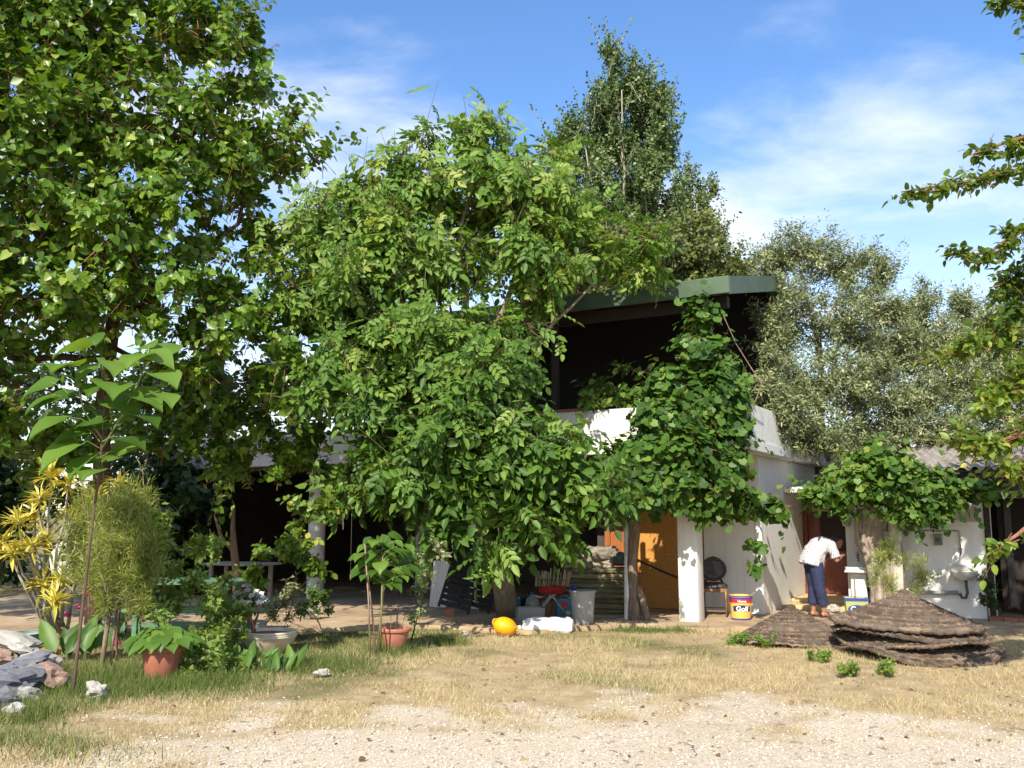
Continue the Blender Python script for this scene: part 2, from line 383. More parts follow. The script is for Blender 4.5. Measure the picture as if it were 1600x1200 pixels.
# terrace slab and parapet
hp('terrace_slab', M['white_old'], ((-12.3, -1.52, 2.557), (.26, 9.0, 2.72)), bev=.01)
hp('ceiling', M['shade_wall'], ((-12.2, -1.3, 2.52), (-2.0, 4.59, 2.556)))  # dark sheet under the slab, its shade given by colour
hp('parapet', M['white_old'], ((-7.1, -1.50, 2.721), (.24, -1.35, 3.27)), bev=.012)
hp('parapet', M['white_old'], ((.09, -1.349, 2.721), (.235, 9.0, 3.265)), bev=.012)
hp('parapet', M['white_old'], ((-12.28, -1.495, 2.721), (-7.105, -1.36, 3.18)), bev=.012)
hp('coping', M['brick_red'], ((-7.1, -1.53, 3.271), (-2.35, -1.33, 3.31)), bev=.008)
# posts and railing on the parapet
for x in (-.42, -2.95, -5.3, -7.6):
    hp('roof_post', M['green_metal'] if x > -1 else M['dark_wood'], ((x-.05, -1.46, 3.272), (x+.05, -1.36, 5.0)), bev=.005)
for x in (-8.6, -9.6, -10.6, -11.6, -12.2):
    hp('rail_post', M['black_metal'], ((x-.02, -1.45, 3.181), (x+.02, -1.41, 3.75)))
for z in (3.42, 3.72):
    mb = MB(); mb.tube([(-12.25, -1.43, z), (-7.6, -1.43, z)], .018, 6); mb.build('rail', M['black_metal'], house, local=True)
for x in (-9.0, -11.2):
    hp('roof_post', M['dark_wood'], ((x-.08, -1.2, 2.72), (x+.08, -1.04, 5.1)))
# roof: rises from the front eave to the back
SL = .226; YF = -1.62; YB = 1.75; ZE = 4.93; XL = -8.2; XR = 0.06
def rz(y): return ZE + (y - YF)*SL
mb = MB()
vs = [(XL,YF,rz(YF)+.14),(XR,YF,rz(YF)+.14),(XR,YB,rz(YB)+.14),(XL,YB,rz(YB)+.14),(XL,YF,rz(YF)+.20),(XR,YF,rz(YF)+.20),(XR,YB,rz(YB)+.20),(XL,YB,rz(YB)+.20)]
mb.add([Vector(p) for p in vs], [(3,2,1,0),(4,5,6,7),(0,1,5,4),(1,2,6,5),(2,3,7,6),(3,0,4,7)])
roof = mb.build('roof', M['shade_dark_wood'], house, local=True)
mb = MB(); mb.bbox((XL, YF-.045, ZE-.04), (XR+.04, YF-.003, ZE+.225), .008); mb.build('fascia', M['green_metal'], roof, local=True)
mb = MB()
for dx0, dx1 in ((.003, .045),):
    vs = []
    for y in (YF-.004, YB):
        for x in (XR+dx0, XR+dx1):
            vs += [(x, y, rz(y)-.05), (x, y, rz(y)+.225)]
    mb.add([Vector(p) for p in vs], [(0,1,3,2),(4,6,7,5),(0,4,5,1),(2,3,7,6),(1,5,7,3),(0,2,6,4)])
mb.build('fascia', M['green_metal'], roof, local=True)
x = XL + .25
while x < XR - .1:
    mb = MB(); vs = []
    for y in (YF+.05, YB-.1):
        for xx in (x, x+.08): vs += [(xx, y, rz(y)-.02), (xx, y, rz(y)+.137)]
    mb.add([Vector(p) for p in vs], [(0,1,3,2),(4,6,7,5),(0,4,5,1),(2,3,7,6),(1,5,7,3),(0,2,6,4)])
    mb.build('rafter', M['wine_wood'] if random.random() < .4 else M['dark_wood'], roof, local=True); x += .72
hp('terrace_wall', M['shade_dark_wood'], ((-8.2, 1.5, 2.722), (-.1, 1.62, rz(1.5)+.1)))
hp('terrace_wall', M['shade_dark_wood'], ((-8.2, .3, 2.722), (-8.05, 1.49, rz(.3)+.1)))
mb = MB(); mb.box((-7.9, -1.30, ZE-.17), (XR-.1, -1.18, ZE-.0)); mb.build('tie_beam', M['dark_wood'], house, local=True)
# wing with shutter further back on the side wall, ledge over the passage door
hp('shutter', M['rust_frame'], ((.0, 5.6, 2.0), (.10, 6.5, 2.54)), bev=.01)
for k in range(6):
    hp('shutter_slat', M['wine_wood'], ((.101, 5.66, 2.05+k*.08), (.125, 6.44, 2.10+k*.08)))
hp('door_ledge', M['white_old'], ((.002, 1.55, 1.99), (1.9, 2.98, 2.09)), bev=.01)
# stair at the far end: stepped flight, white side wall, black rails
st = hp('stair', M['white_old'], *[((-12.6-.28*k, -1.3, 2.52-.18*k-.16), (-12.31-.28*k, -.2, 2.55-.18*k)) for k in range(13)])
mb = MB(); vs = []
for y in (-1.46, -1.31):
    vs += [(-12.31, y, 2.35), (-12.31, y, 3.25), (-16.2, y, .65), (-16.2, y, .0), (-15.6, y, 0)]
mb.add([Vector(p) for p in vs], [(0,1,2,3,4), (9,8,7,6,5), (0,5,6,1), (1,6,7,2), (2,7,8,3), (3,8,9,4), (4,9,5,0)])
mb.build('stair_wall', M['white'], house, local=True)
for off in (.12, .38, .64):
    mb = MB(); mb.tube([(-12.2, -1.5, 3.27+off), (-16.1, -1.5, .68+off)], .017, 6); mb.build('stair_rail', M['black_metal'], house, local=True)
for x in (-12.4, -13.7, -15.0, -16.1):
    z = 3.25 + (x+12.31)*.667; mb = MB(); mb.tube([(x, -1.49, z-.5), (x, -1.49, z+.7)], .018, 6); mb.build('rail_post', M['black_metal'], house, local=True)
# passage door and step
dr = hp('door', M['wine_wood'], ((.02, 2.95, .17), (1.15, 3.0, 1.98)), bev=.006)
hp('door_panel', M['wine_wood'], ((.52, 2.925, .30), (1.05, 2.948, .80)), parent=dr, bev=.008)
hp('door_panel', M['dark_wood'], ((.30, 2.925, .95), (1.05, 2.948, 1.85)), parent=dr, bev=.008)
hp('door_frame', M['wine_wood'], ((.004, 2.86, .0), (.085, 2.945, 1.985)), bev=.006)
hp('step', M['stone_step'], ((.004, 1.15, 0), (1.3, 2.3, .11)), bev=.015)
hp('step', M['stone_step'], ((.004, 1.75, .111), (1.3, 2.94, .17)), bev=.015)

# ------------------------------------------------------------------ outbuilding
hut = thing('outbuilding', 'low white outbuilding with corrugated roof and dark doorway, beside the house', 'outbuilding', HW(1.1, 1.02, 0), YAW)
def op(name, mat, *boxes, parent=None, bev=0.0, smooth=False):
    mb = MB()
    for a, b in boxes: (mb.bbox(a, b, bev) if bev else mb.box(a, b))
    return mb.build(name, mat, parent or hut, local=True)
DX0, DX1 = 2.12, 3.05           # doorway along the wall
op('wall', M['white'], ((0, 0, 0), (DX0, .18, 2.30)), bev=.01)
op('wall', M['white'], ((DX1, 0, 0), (8.0, .18, 2.30)), bev=.01)
op('wall', M['white'], ((DX0+.001, .003, 1.86), (DX1-.001, .177, 2.298)))
op('wall', M['white_old'], ((.003, .182, 0), (.17, 3.6, 2.30)))
op('wall', M['shade_wall'], ((.18, 3.4, 0), (8.0, 3.58, 2.60)))
op('wall', M['shade_wall'], ((DX0-.5, .19, 0), (DX0-.36, 3.39, 2.3)))
df = op('door_frame', M['dark_wood'], ((DX0-.09, -.025, .05), (DX0-.002, .15, 1.93)), ((DX1+.002, -.025, .05), (DX1+.09, .15, 1.93)), ((DX0-.002, -.02, 1.862), (DX1+.002, .14, 1.925)))
dd = op('door', M['dark_wood'], ((DX0+.05, .95, .12), (DX1+.4, 1.0, 1.95)), bev=.005)
op('door_strip', M['black_plastic'], ((DX0+.15, .9, .15), (DX0+.25, .949, 1.85)), parent=dd)
for k in range(6):
    op('brick', M['brick_red'], ((DX0-.1+k*.2, -.22, .0), (DX0+.09+k*.2, -.03, .105)), bev=.008)
op('eave_beam', M['dark_wood'], ((-.1, -.30, 2.10), (8.0, -.17, 2.25)))
op('eave_board', M['dark_wood'], ((-.05, -.169, 1.96), (8.0, -.004, 2.09)))
# corrugated sheets, overlapping one by one
for k in range(8):
    mb = MB(); x0 = -.25 + k*1.0; nn = 48; vs = []
    for zoff in (0, -.008):
        for y, zb in ((-.52, 2.30), (1.6, 2.62), (3.8, 2.95)):
            for j in range(nn+1):
                x = x0 + 1.06*j/nn; vs.append(Vector((x, y + .015*math.sin(k*2.1), zb + .032*math.sin((x)*2*math.pi/.177) + zoff + .012*(k % 2))))
    w = nn+1; fs = []
    for s_ in (0, 1):
        for i in range(2):
            for j in range(nn): a = s_*3*w + i*w + j; fs.append((a, a+1, a+w+1, a+w))
    for j in range(nn): fs.append((j, j+1, 3*w+j+1, 3*w+j))
    mb.add(vs, fs); mb.build('roof_sheet', M['roof_old'], hut, smooth=True, local=True, auto=60)
# ------------------------------------------------------------------ foliage tools
def np_mesh(name, V, loops, sizes, tint):
    me = bpy.data.meshes.new(name); V = np.asarray(V, np.float32); loops = np.asarray(loops, np.int32); sizes = np.asarray(sizes, np.int32)
    me.vertices.add(len(V)); me.vertices.foreach_set('co', V.ravel())
    me.loops.add(len(loops)); me.loops.foreach_set('vertex_index', loops)
    me.polygons.add(len(sizes)); st = np.zeros(len(sizes), np.int32); st[1:] = np.cumsum(sizes)[:-1]
    me.polygons.foreach_set('loop_start', st); me.polygons.foreach_set('loop_total', sizes)
    at = me.attributes.new('tint', 'FLOAT', 'POINT'); at.data.foreach_set('value', np.asarray(tint, np.float32))
    me.update(calc_edges=True); return me

class Leaf:
    def __init__(s, verts, faces):
        s.v = np.array(verts, float); s.f = faces
        s.loops = np.array([i for f in faces for i in f]); s.sizes = np.array([len(f) for f in faces])
def blade(w=.38, droop=.12, fold=.07, base=.18):       # broad leaf along +y, folded on the midrib
    return Leaf([(0,0,0), (0,.5,-.02), (0,1,-droop), (-w*.85,base,fold), (-w,.5,fold*.6), (-w*.55,.8,-droop*.3), (w*.85,base,fold), (w,.5,fold*.6), (w*.55,.8,-droop*.3)],
                [(0,1,4,3), (1,2,5,4), (1,0,6,7), (2,1,7,8)])
def heart(w=.5, droop=.2, fold=.08):
    return Leaf([(0,0,0), (0,1.05,-droop), (-w*.7,-.12,fold), (-w,.28,fold), (-w*.6,.72,-droop*.3), (w*.7,-.12,fold), (w,.28,fold), (w*.6,.72,-droop*.3)],
                [(0,4,3,2), (0,1,4), (0,5,6,7), (0,7,1)])
def lance(w=.12, droop=.05): return Leaf([(0,0,0), (-w,.45,.03), (0,1,-droop), (w,.45,.03)], [(0,3,2,1)])
def rhomb(w=.42): return Leaf([(0,0,0), (-w,.42,.05), (0,1,-.08), (w,.42,.05)], [(0,2,1), (0,3,2)])
def vineleaf():
    o = [(0,.06), (-.30,-.10), (-.50,.16), (-.52,.50), (-.33,.68), (0,1.0), (.33,.68), (.52,.50), (.50,.16), (.30,-.10)]
    vs = [(0,.36,-.05)] + [(x, y, .03 if i % 2 else -.05) for i, (x, y) in enumerate(o)]
    return Leaf(vs, [(0, 1+(i+1) % 10, 1+i) for i in range(10)])
def compound(pairs=3, lw=.58, ll=.42, droop=.35):       # pinnate leaf, one mesh of leaflets on a rachis
    vs = []; fs = []
    def leaflet(px, py, pz, ang, L, tilt):
        b = len(vs); ca, sa = math.cos(ang), math.sin(ang); w = lw*.5*L
        for (x, y, z) in [(0,0,0), (0,L,-.22*L-tilt), (-w*.9,.3*L,.03*L), (-w*.8,.68*L,-.06*L-tilt*.4), (w*.9,.3*L,.03*L), (w*.8,.68*L,-.06*L-tilt*.4)]:
            vs.append((px + x*ca - y*sa, py + x*sa + y*ca, pz + z))
        fs.extend([tuple(b+i for i in f) for f in ((0,1,3,2),(1,0,4,5))])
    for k in range(pairs):
        f = .22 + .62*k/pairs; z = -droop*f*f; L = ll*(.75+.3*k/pairs)
        leaflet(0, f, z, 1.05, L, .06); leaflet(0, f, z, -1.05, L, .06)
    leaflet(0, .86, -droop*.75, 0, ll*1.15, .10)
    b = len(vs); vs.extend([(-.008,0,0), (.008,0,0), (.008,.5,-droop*.25), (-.008,.5,-droop*.25), (.005,.9,-droop*.8), (-.005,.9,-droop*.8)])
    fs.extend([(b,b+1,b+2,b+3), (b+3,b+2,b+4,b+5)])
    return Leaf(vs, fs)

def norm(a): return a / np.maximum(np.linalg.norm(a, axis=-1, keepdims=True), 1e-9)
def frames(ax, nr):
    nr = norm(nr); ax = norm(ax - nr*np.sum(ax*nr, -1, keepdims=True)); sx = np.cross(ax, nr)
    return np.stack([sx, ax, nr], -1)               # columns: side, along, normal
def spread(leaf, pos, F, size, tint):               # arrays for many copies of one leaf
    N = len(pos); k = len(leaf.v)
    V = np.einsum('nij,kj->nki', F, leaf.v)*size[:, None, None] + pos[:, None, :]
    L = (leaf.loops[None, :] + (np.arange(N)*k)[:, None]).ravel()
    return V.reshape(-1, 3), L, np.tile(leaf.sizes, N), np.repeat(tint, k)
def inview(pos):
    d = pos - np.array([0, 0, EYE]); yc = d[:, 1]*math.cos(PITCH) + d[:, 2]*math.sin(PITCH); zc = -d[:, 1]*math.sin(PITCH) + d[:, 2]*math.cos(PITCH)
    u = 800 + FPX*d[:, 0]/np.maximum(yc, .1); v = 600 - FPX*zc/np.maximum(yc, .1)
    return (u > 5) & (u < 1595) & (v > 5) & (v < 1195), yc
def put_leaves(root, leaf, pos, F, size, tint, mat, singles=0, name='crown'):
    off = np.array(root.location)
    keep = np.ones(len(pos), bool)
    if singles:
        ok, dep = inview(pos); cand = np.where(ok)[0]
        # spread the single leaves over the near face of the plant
        key = dep[cand]/size[cand]; pick = cand[np.argsort(key)[:singles]]
        keep[pick] = False; var = {}
        for i in pick:
            q = int(min(max(tint[i], 0), .999)*6)
            if q not in var:
                var[q] = np_mesh('leaf', leaf.v, leaf.loops, leaf.sizes, np.full(len(leaf.v), (q+.5)/6)); var[q].materials.append(mat)
            o = bpy.data.objects.new('leaf', var[q]); COL.objects.link(o); o.parent = root
            m4 = Matrix.Identity(4)
            for r in range(3):
                for c in range(3): m4[r][c] = F[i][r][c]*size[i]
                m4[r][3] = pos[i][r] - off[r]
            o.matrix_local = m4
    V, L, S, T = spread(leaf, pos[keep]-off, F[keep], size[keep], tint[keep])
    me = np_mesh(name, V, L, S, T); me.materials.append(mat)
    o = bpy.data.objects.new(name, me); COL.objects.link(o); o.parent = root
    if singles: o['kind'] = 'stuff'
    return o

def wander(a, b, n=6, amp=.12, sag=0.0):
    a = Vector(a); b = Vector(b); L = (b-a).length; sd = rnd(0, 99); pts = []
    for i in range(n+1):
        f = i/n; w = math.sin(math.pi*f)
        pts.append(a.lerp(b, f) + Vector((noise.noise(Vector((f*2.5, sd, 0))), noise.noise(Vector((f*2.5, sd, 5))), noise.noise(Vector((f*2.5, sd, 9)))*.6))*amp*L*(.25+w) * (0 if i == 0 else 1) + Vector((0,0,-sag*w)))
    pts[-1] = b; return pts

def blobs(lst):                                     # (u, v, Y, half width px, half height px, half depth m)
    out = []
    for u, v, Y, a, b, c in lst:
        s = PX(Y); out.append((P(u, v, Y), a*s, c, b*s))
    return out

def grow(root, bl, trunk_pts, trunk_r, leaf, lmat, bmat, n_twigs, tw_len, per, size, droop=.5, up=.35, face=.5, jit=.55,
         shell=.45, tmat=None, singles=0, tintfun=None, twr=.005, sides=9, limbs=(), branch_r=.028, hang=0.0, spray=.6, tw_keep=1.0, trunk_name='trunk', twdir=None, clump=7, clr=.42, lead=.14, lead_len=2.2, sizefun=None, wexp=.75):
    """trunk, branches and foliage of one plant: twigs are strewn through the crown's volumes and carry the leaves"""
    mb = MB(); sk = []
    def addpath(pts, rad, n):
        mb.tube(pts, rad, n); k = len(pts)
        for i, p in enumerate(pts): sk.append((p, rad[i] if hasattr(rad, '__len__') else rad))
    tp = [Vector(p) for p in trunk_pts]; k = len(tp)
    if not hasattr(trunk_r, '__len__'): trunk_r = [trunk_r*(1-.55*i/max(k-1, 1)) for i in range(k)]
    addpath(tp, trunk_r, sides)
    for lp, r0, r1 in limbs:
        pts = []
        for a, b in zip(lp[:-1], lp[1:]):
            w = wander(a, b, 4, .06); pts += w if not pts else w[1:]
        addpath(pts, [r0 + (r1-r0)*i/(len(pts)-1) for i in range(len(pts))], 7)
    order = sorted(bl, key=lambda q: min((q[0]-p).length for p, _ in sk))
    for c, rx, ry, rzz in order:
        cand = [(p, r) for p, r in sk if p.z < c.z + .5*rzz] or sk
        p0, r0 = min(cand, key=lambda q: (q[0]-c).length + .25*abs(q[0].z - c.z))
        ln = (c-p0).length; n = max(4, int(ln/.35)); r1 = min(r0*.7, branch_r*(.6+.25*ln))
        pts = wander(p0, c, n, .10, -.04*ln); addpath(pts, [r1*(1-.7*i/n) for i in range(n+1)], 6)
        for j in range(5):
            d = Vector((rnd(-1,1)*rx, rnd(-1,1)*ry, rnd(-.5,1)*rzz))*.75
            q = wander(pts[-2], c + d, 4, .10); addpath(q, [r1*.36*(1-.75*i/4) for i in range(5)], 4)
    vol = np.array([(rx*ry*rzz)**wexp for _, rx, ry, rzz in bl]); cnt = np.maximum(1, (n_twigs*vol/vol.sum()).astype(int))
    B = []; D = []
    for (c, rx, ry, rzz), n in zip(bl, cnt):
        nc = max(1, n//clump); d = norm(rng.normal(size=(nc, 3))); r = (shell + (1-shell)*rng.random((nc, 1)))**.75
        cc = d*r; kk = np.repeat(np.arange(nc), clump)[:n] if n >= clump else np.zeros(n, int); n2 = len(kk)
        q = cc[kk] + norm(rng.normal(size=(n2, 3)))*rng.random((n2, 1))*clr
        B.append(np.array(c) + q*np.array([rx, ry, rzz])); D.append(norm(q + .3*d[kk])*np.array([1, 1, .8]))
    B = np.concatenate(B); D = np.concatenate(D); n = len(B)
    tv = norm(D*spray + rng.normal(size=(n, 3))*.45 + np.array([0, 0, up]))
    if twdir is not None: tv = norm(tv*.5 + np.array(twdir))
    ln = tw_len*(.6 + .8*rng.random(n)); ld = rng.random(n) < lead
    ln = np.where(ld, ln*lead_len*.8, ln); tv = np.where(ld[:, None], norm(tv + np.array([0, 0, up*1.2]) + D*.4), tv)
    B = B - tv*(ln*np.where(ld, .25, .5))[:, None]
    ok = B[:, 2] > (.12 if size > .05 and tw_len > .25 else -.02); B, D, tv, ln = B[ok], D[ok], tv[ok], ln[ok]; n = len(B)
    f = (np.arange(per)+.6)/per
    pos = B[:, None, :] + tv[:, None, :]*(ln[:, None]*f)[:, :, None]
    pos[:, :, 2] -= (hang + .06)*ln[:, None]*(f**2)
    side = norm(np.cross(tv, norm(rng.normal(size=(n, 3)))))
    phase = (np.arange(per)*2.4)[None, :, None]
    s2 = np.cross(tv, side)
    sd = side[:, None, :]*np.cos(phase) + s2[:, None, :]*np.sin(phase)
    ax = sd*.8 + tv[:, None, :]*(.35 + .5*f[None, :, None]) + np.array([0, 0, -droop]) + rng.normal(size=(n, per, 3))*.2
    nr = D[:, None, :]*face + np.array([0, -.12, .62]) + rng.normal(size=(n, per, 3))*jit
    pos = pos + sd*(size*.18)
    pos = pos.reshape(-1, 3); F = frames(ax.reshape(-1, 3), nr.reshape(-1, 3))
    sz = size*(.6 + .65*rng.random(len(pos)))
    if sizefun is not None: sz = sz*sizefun(pos)
    tb_ = np.repeat(.45 + .16*rng.normal(size=n), per)
    tint = np.clip(tb_ + .17*rng.normal(size=len(pos)), 0, 1)
    if tintfun is not None: tint = np.clip(tint + tintfun(pos), 0, 1)
    # twig stems in one go
    sel = rng.random(n) < tw_keep; b0 = B[sel] - tv[sel]*(ln[sel]*.15)[:, None]; b1 = B[sel] + tv[sel]*(ln[sel]*.55)[:, None]; b2 = B[sel] + tv[sel]*ln[sel][:, None]; b2[:, 2] -= (hang+.06)*ln[sel]; b1[:, 2] -= .3*(hang+.06)*ln[sel]
    u_ = norm(np.cross(tv[sel], [.3, .2, .9])); w_ = np.cross(tv[sel], u_); Vt = []
    for pnt, rr in ((b0, twr), (b1, twr*.75), (b2, twr*.4)):
        for a in (0, 2.09, 4.19): Vt.append(pnt + (u_*math.cos(a) + w_*math.sin(a))*rr)
    Vt = np.stack(Vt, 1); q = [(0,1,4,3),(1,2,5,4),(2,0,3,5),(3,4,7,6),(4,5,8,7),(5,3,6,8)]; ns = len(Vt)
    Lt = (np.array(q).ravel()[None, :] + (np.arange(ns)*9)[:, None]).ravel()
    off = np.array(root.location)
    if ns:
        me = np_mesh('twigs', Vt.reshape(-1, 3)-off, Lt, np.full(ns*6, 4), np.full(ns*9, .5)); me.materials.append(tmat or bmat)
        o = bpy.data.objects.new('twigs', me); COL.objects.link(o); o.parent = root; o['kind'] = 'stuff'
    o = mb.build(trunk_name, bmat, root, smooth=True, fixn=False)
    put_leaves(root, leaf, pos, F, sz, tint, lmat, singles)
    return sk

GRN = {}
GRN['mul'] = leafmat('mulberry_leaf', [(0, (.040,.095,.010)), (.45, (.105,.205,.020)), (.8, (.19,.30,.032)), (1, (.30,.38,.06))], .34, .36)
GRN['wal'] = leafmat('walnut_leaf', [(0, (.040,.095,.015)), (.45, (.115,.215,.032)), (.8, (.20,.30,.055)), (1, (.29,.35,.085))], .48, .32, spec=.3)
GRN['oli'] = leafmat('olive_leaf', [(0, (.075,.105,.038)), (.45, (.180,.220,.090)), (.8, (.31,.34,.16)), (1, (.46,.46,.26))], .45, .15)
GRN['pop'] = leafmat('poplar_leaf', [(0, (.045,.080,.022)), (.45, (.10,.160,.045)), (.8, (.17,.235,.075)), (1, (.25,.30,.12))], .45, .2)
GRN['vin'] = leafmat('vine_leaf', [(0, (.028,.070,.012)), (.45, (.062,.138,.020)), (.8, (.115,.21,.030)), (1, (.24,.29,.055))], .48, .30, spec=.3)
GRN['lim'] = leafmat('yellow_green_leaf', [(0, (.05,.10,.012)), (.45, (.125,.205,.024)), (.8, (.235,.30,.038)), (1, (.38,.37,.07))], .42, .35)
GRN['pau'] = leafmat('broad_sapling_leaf', [(0, (.045,.105,.014)), (.5, (.09,.18,.025)), (1, (.15,.25,.038))], .45, .36)
GRN['drk'] = leafmat('dark_leaf', [(0, (.015,.035,.008)), (.5, (.035,.075,.015)), (1, (.07,.13,.03))], .5, .25)
GRN['yel'] = leafmat('yellow_striped_leaf', [(0, (.22,.22,.03)), (.5, (.55,.48,.07)), (1, (.80,.70,.19))], .45, .25, (1.2,1.15,.6))
GRN['fea'] = leafmat('feathery_needle', [(0, (.13,.18,.03)), (.5, (.27,.33,.07)), (1, (.44,.46,.14))], .5, .42)
GRN['jag'] = leafmat('toothed_leaf', [(0, (.09,.15,.02)), (.5, (.17,.27,.045)), (1, (.28,.36,.08))], .5, .4)

# ------------------------------------------------------------------ trees
MULB, WALN, VINE = heart(.46), compound(3), vineleaf()
# mulberry
b0 = P(150, 955, 13.7); b0.z = 0
t1 = thing('mulberry_tree', 'tall mulberry tree with glossy heart-shaped leaves and dark reddish trunk, beside the stair end', 'tree', b0)
Q = lambda u, v, Y: P(u, v, Y)
mul_blobs = blobs([(u_, v_, Y_+1.15, a_, b_, c_*.85) for u_, v_, Y_, a_, b_, c_ in [(60,40,11.4,150,110,1.6),(230,30,11.6,140,100,1.5),(330,90,11.6,90,90,1.2),(395,65,11.8,26,45,.6),(-120,120,11.6,160,160,1.7),(-140,400,11.4,170,160,1.7),
    (60,190,11.0,150,110,1.5),(210,200,11.2,130,100,1.4),(330,210,11.6,90,80,1.2),(430,220,11.9,75,60,.8),(485,245,12.0,26,26,.4),(395,150,11.9,30,40,.5),
    (40,350,10.8,150,100,1.5),(180,360,11.0,110,90,1.4),(300,330,11.4,100,80,1.3),(390,330,11.8,80,80,1.0),(120,470,10.8,120,70,1.4),(-20,500,10.6,110,80,1.2),
    (270,450,11.2,90,70,1.2),(390,440,11.7,80,70,1.0),(360,530,11.8,90,50,.9),(450,510,12.0,50,60,.7),(20,600,10.6,80,60,.9),(290,560,12.0,60,45,.6),(430,600,12.1,35,60,.5),
    (50,-90,11.6,200,90,1.6),(270,-80,11.6,160,80,1.5),(-60,660,11.0,100,80,1.0),(60,690,12.2,90,50,.8),(330,610,13.4,70,50,.6),(420,640,13.5,60,50,.6),(255,640,13.6,45,40,.5),(470,690,13.3,50,45,.5),(385,700,13.6,60,26,.5),(110,640,13.2,60,50,.6),(520,600,13.3,50,60,.6),(300,700,13.4,60,36,.7),(235,700,13.4,50,36,.7),(365,705,13.5,60,36,.7),(440,715,13.4,60,34,.7),(330,640,13.4,70,40,.7),(500,730,13.3,40,30,.5),(470,600,13.2,60,40,.7),(395,585,13.2,60,36,.7),(330,570,13.2,60,36,.7)]])
grow(t1, mul_blobs, [b0 + Vector((0,0,-.1)), b0 + Vector((.02,.0,.8)), P(160,640,13.6), P(172,540,13.5), P(185,430,13.4)], [.17,.13,.115,.105,.09], MULB, GRN['mul'], M['mul_bark'],
     4700, .54, 12, .106, droop=.55, up=.32, face=.8, lead=.28, clr=.30, clump=9, singles=300, twr=.006, tmat=M['redtwig'], hang=.12,
     limbs=[([P(172,540,13.5), P(205,400,13.1), P(250,290,12.8), P(268,160,12.8), P(265,20,12.7)], .085, .02), ([P(185,430,13.4), P(180,300,13.1), P(172,160,12.9), P(150,0,12.8)], .07, .02),
            ([P(172,540,13.5), P(100,450,12.9), P(40,330,12.5), P(10,150,12.5)], .08, .025), ([P(200,410,13.2), P(300,400,13.1), P(372,350,13.0), P(392,200,13.0)], .06, .015),
            ([P(172,540,13.5), P(290,595,13.3), P(380,600,13.2)], .04, .015), ([P(170,560,13.5), P(20,560,12.4), P(-80,480,12.3)], .06, .02)], shell=.3)

# second mulberry, only its crown edge comes into view
random.seed(17); b1 = Vector((-9.6, 12.4, 0))
t1b = thing('mulberry_tree', 'mulberry tree whose crown edge crowds in past the tall mulberry', 'tree', b1)
bl = []
for k in range(34):
    a = k*2.4; f = k/34; rr = 3.3*math.sqrt(f)
    bl.append((Vector((b1.x + rr*math.cos(a), b1.y-.6 + .9*rr*math.sin(a), 5.0 + 4.6*((k*7) % 34)/34)), 1.1, 1.1, 1.0))
grow(t1b, bl, [b1 + Vector((0,0,-.1)), b1 + Vector((.1,0,2)), b1 + Vector((0,.1,4.2)), b1 + Vector((.1,0,6))], .2, rhomb(.45), GRN['mul'], M['mul_bark'], 2300, .6, 10, .15, droop=.55, up=.25, face=.55, twr=.006, tmat=M['redtwig'], tw_keep=.5)

# walnut
b0 = G(795, 968); b0.z = 0.04
t2 = thing('walnut_tree', 'broad walnut tree with long drooping leaflets and leaning grey trunk, before the terrace', 'tree', b0)
wal_blobs = blobs([(u_, v_, 13.25 + (Y_-12.3)*.55, a_, b_, c_*.85) for u_, v_, Y_, a_, b_, c_ in [(560,330,12.6,90,70,1.0),(500,370,12.6,60,60,.8),(640,300,12.8,80,60,1.0),(740,300,12.9,90,70,1.1),(830,280,12.9,70,70,.9),(845,225,12.9,35,35,.5),(650,220,12.9,40,30,.5),(735,195,13.0,50,48,.6),
    (900,340,12.7,70,50,.8),(980,395,12.5,60,38,.6),(930,402,12.4,66,30,.6),(490,450,12.2,70,80,1.0),(580,440,12.2,90,80,1.1),(690,400,12.3,80,60,1.0),(800,390,12.4,90,60,1.0),
    (560,540,11.9,90,70,1.0),(660,520,11.8,80,50,1.0),(825,450,12.2,60,35,.7),(848,505,12.1,36,22,.5),(720,590,11.5,100,70,1.1),(785,560,11.7,66,50,.8),(610,630,11.6,80,70,1.0),
    (500,620,12.0,60,60,.8),(770,680,11.2,100,70,1.1),(660,720,11.3,80,70,1.0),(560,720,11.6,60,60,.8),(825,660,11.4,46,56,.7),(870,745,10.9,70,55,.8),(780,765,10.9,90,55,.9),(928,770,10.7,36,36,.35),
    (700,775,11.0,70,45,.7),(610,770,11.3,60,30,.6),(830,820,10.9,50,24,.45),(885,735,11.2,50,46,.6),(795,605,11.7,46,40,.6),(735,815,11.2,40,24,.4),(680,830,11.1,22,16,.25),(800,848,11,40,18,.3),(860,835,11,36,18,.3)]])
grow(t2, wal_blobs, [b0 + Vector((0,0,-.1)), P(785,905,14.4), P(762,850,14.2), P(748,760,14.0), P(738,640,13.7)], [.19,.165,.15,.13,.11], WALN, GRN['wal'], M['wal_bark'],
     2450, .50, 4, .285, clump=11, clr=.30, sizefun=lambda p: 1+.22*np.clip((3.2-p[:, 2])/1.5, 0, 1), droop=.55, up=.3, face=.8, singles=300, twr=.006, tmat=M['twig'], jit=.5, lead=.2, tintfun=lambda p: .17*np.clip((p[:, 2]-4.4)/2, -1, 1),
     limbs=[([P(738,640,13.6), P(732,520,13.6), P(720,400,13.6), P(735,280,13.6)], .08, .02), ([P(738,640,13.6), P(690,540,13.6), P(600,440,13.5), P(560,350,13.5)], .07, .02),
            ([P(740,600,13.6), P(800,450,13.6), P(840,330,13.6)], .06, .02), ([P(748,700,13.7), P(850,520,13.5), P(930,440,13.4)], .05, .012), ([P(750,740,13.8), P(640,700,13.4), P(540,620,13.3)], .05, .015),
            ([P(750,760,13.9), P(800,740,13.3), P(870,740,13.0)], .05, .012)], shell=.3)

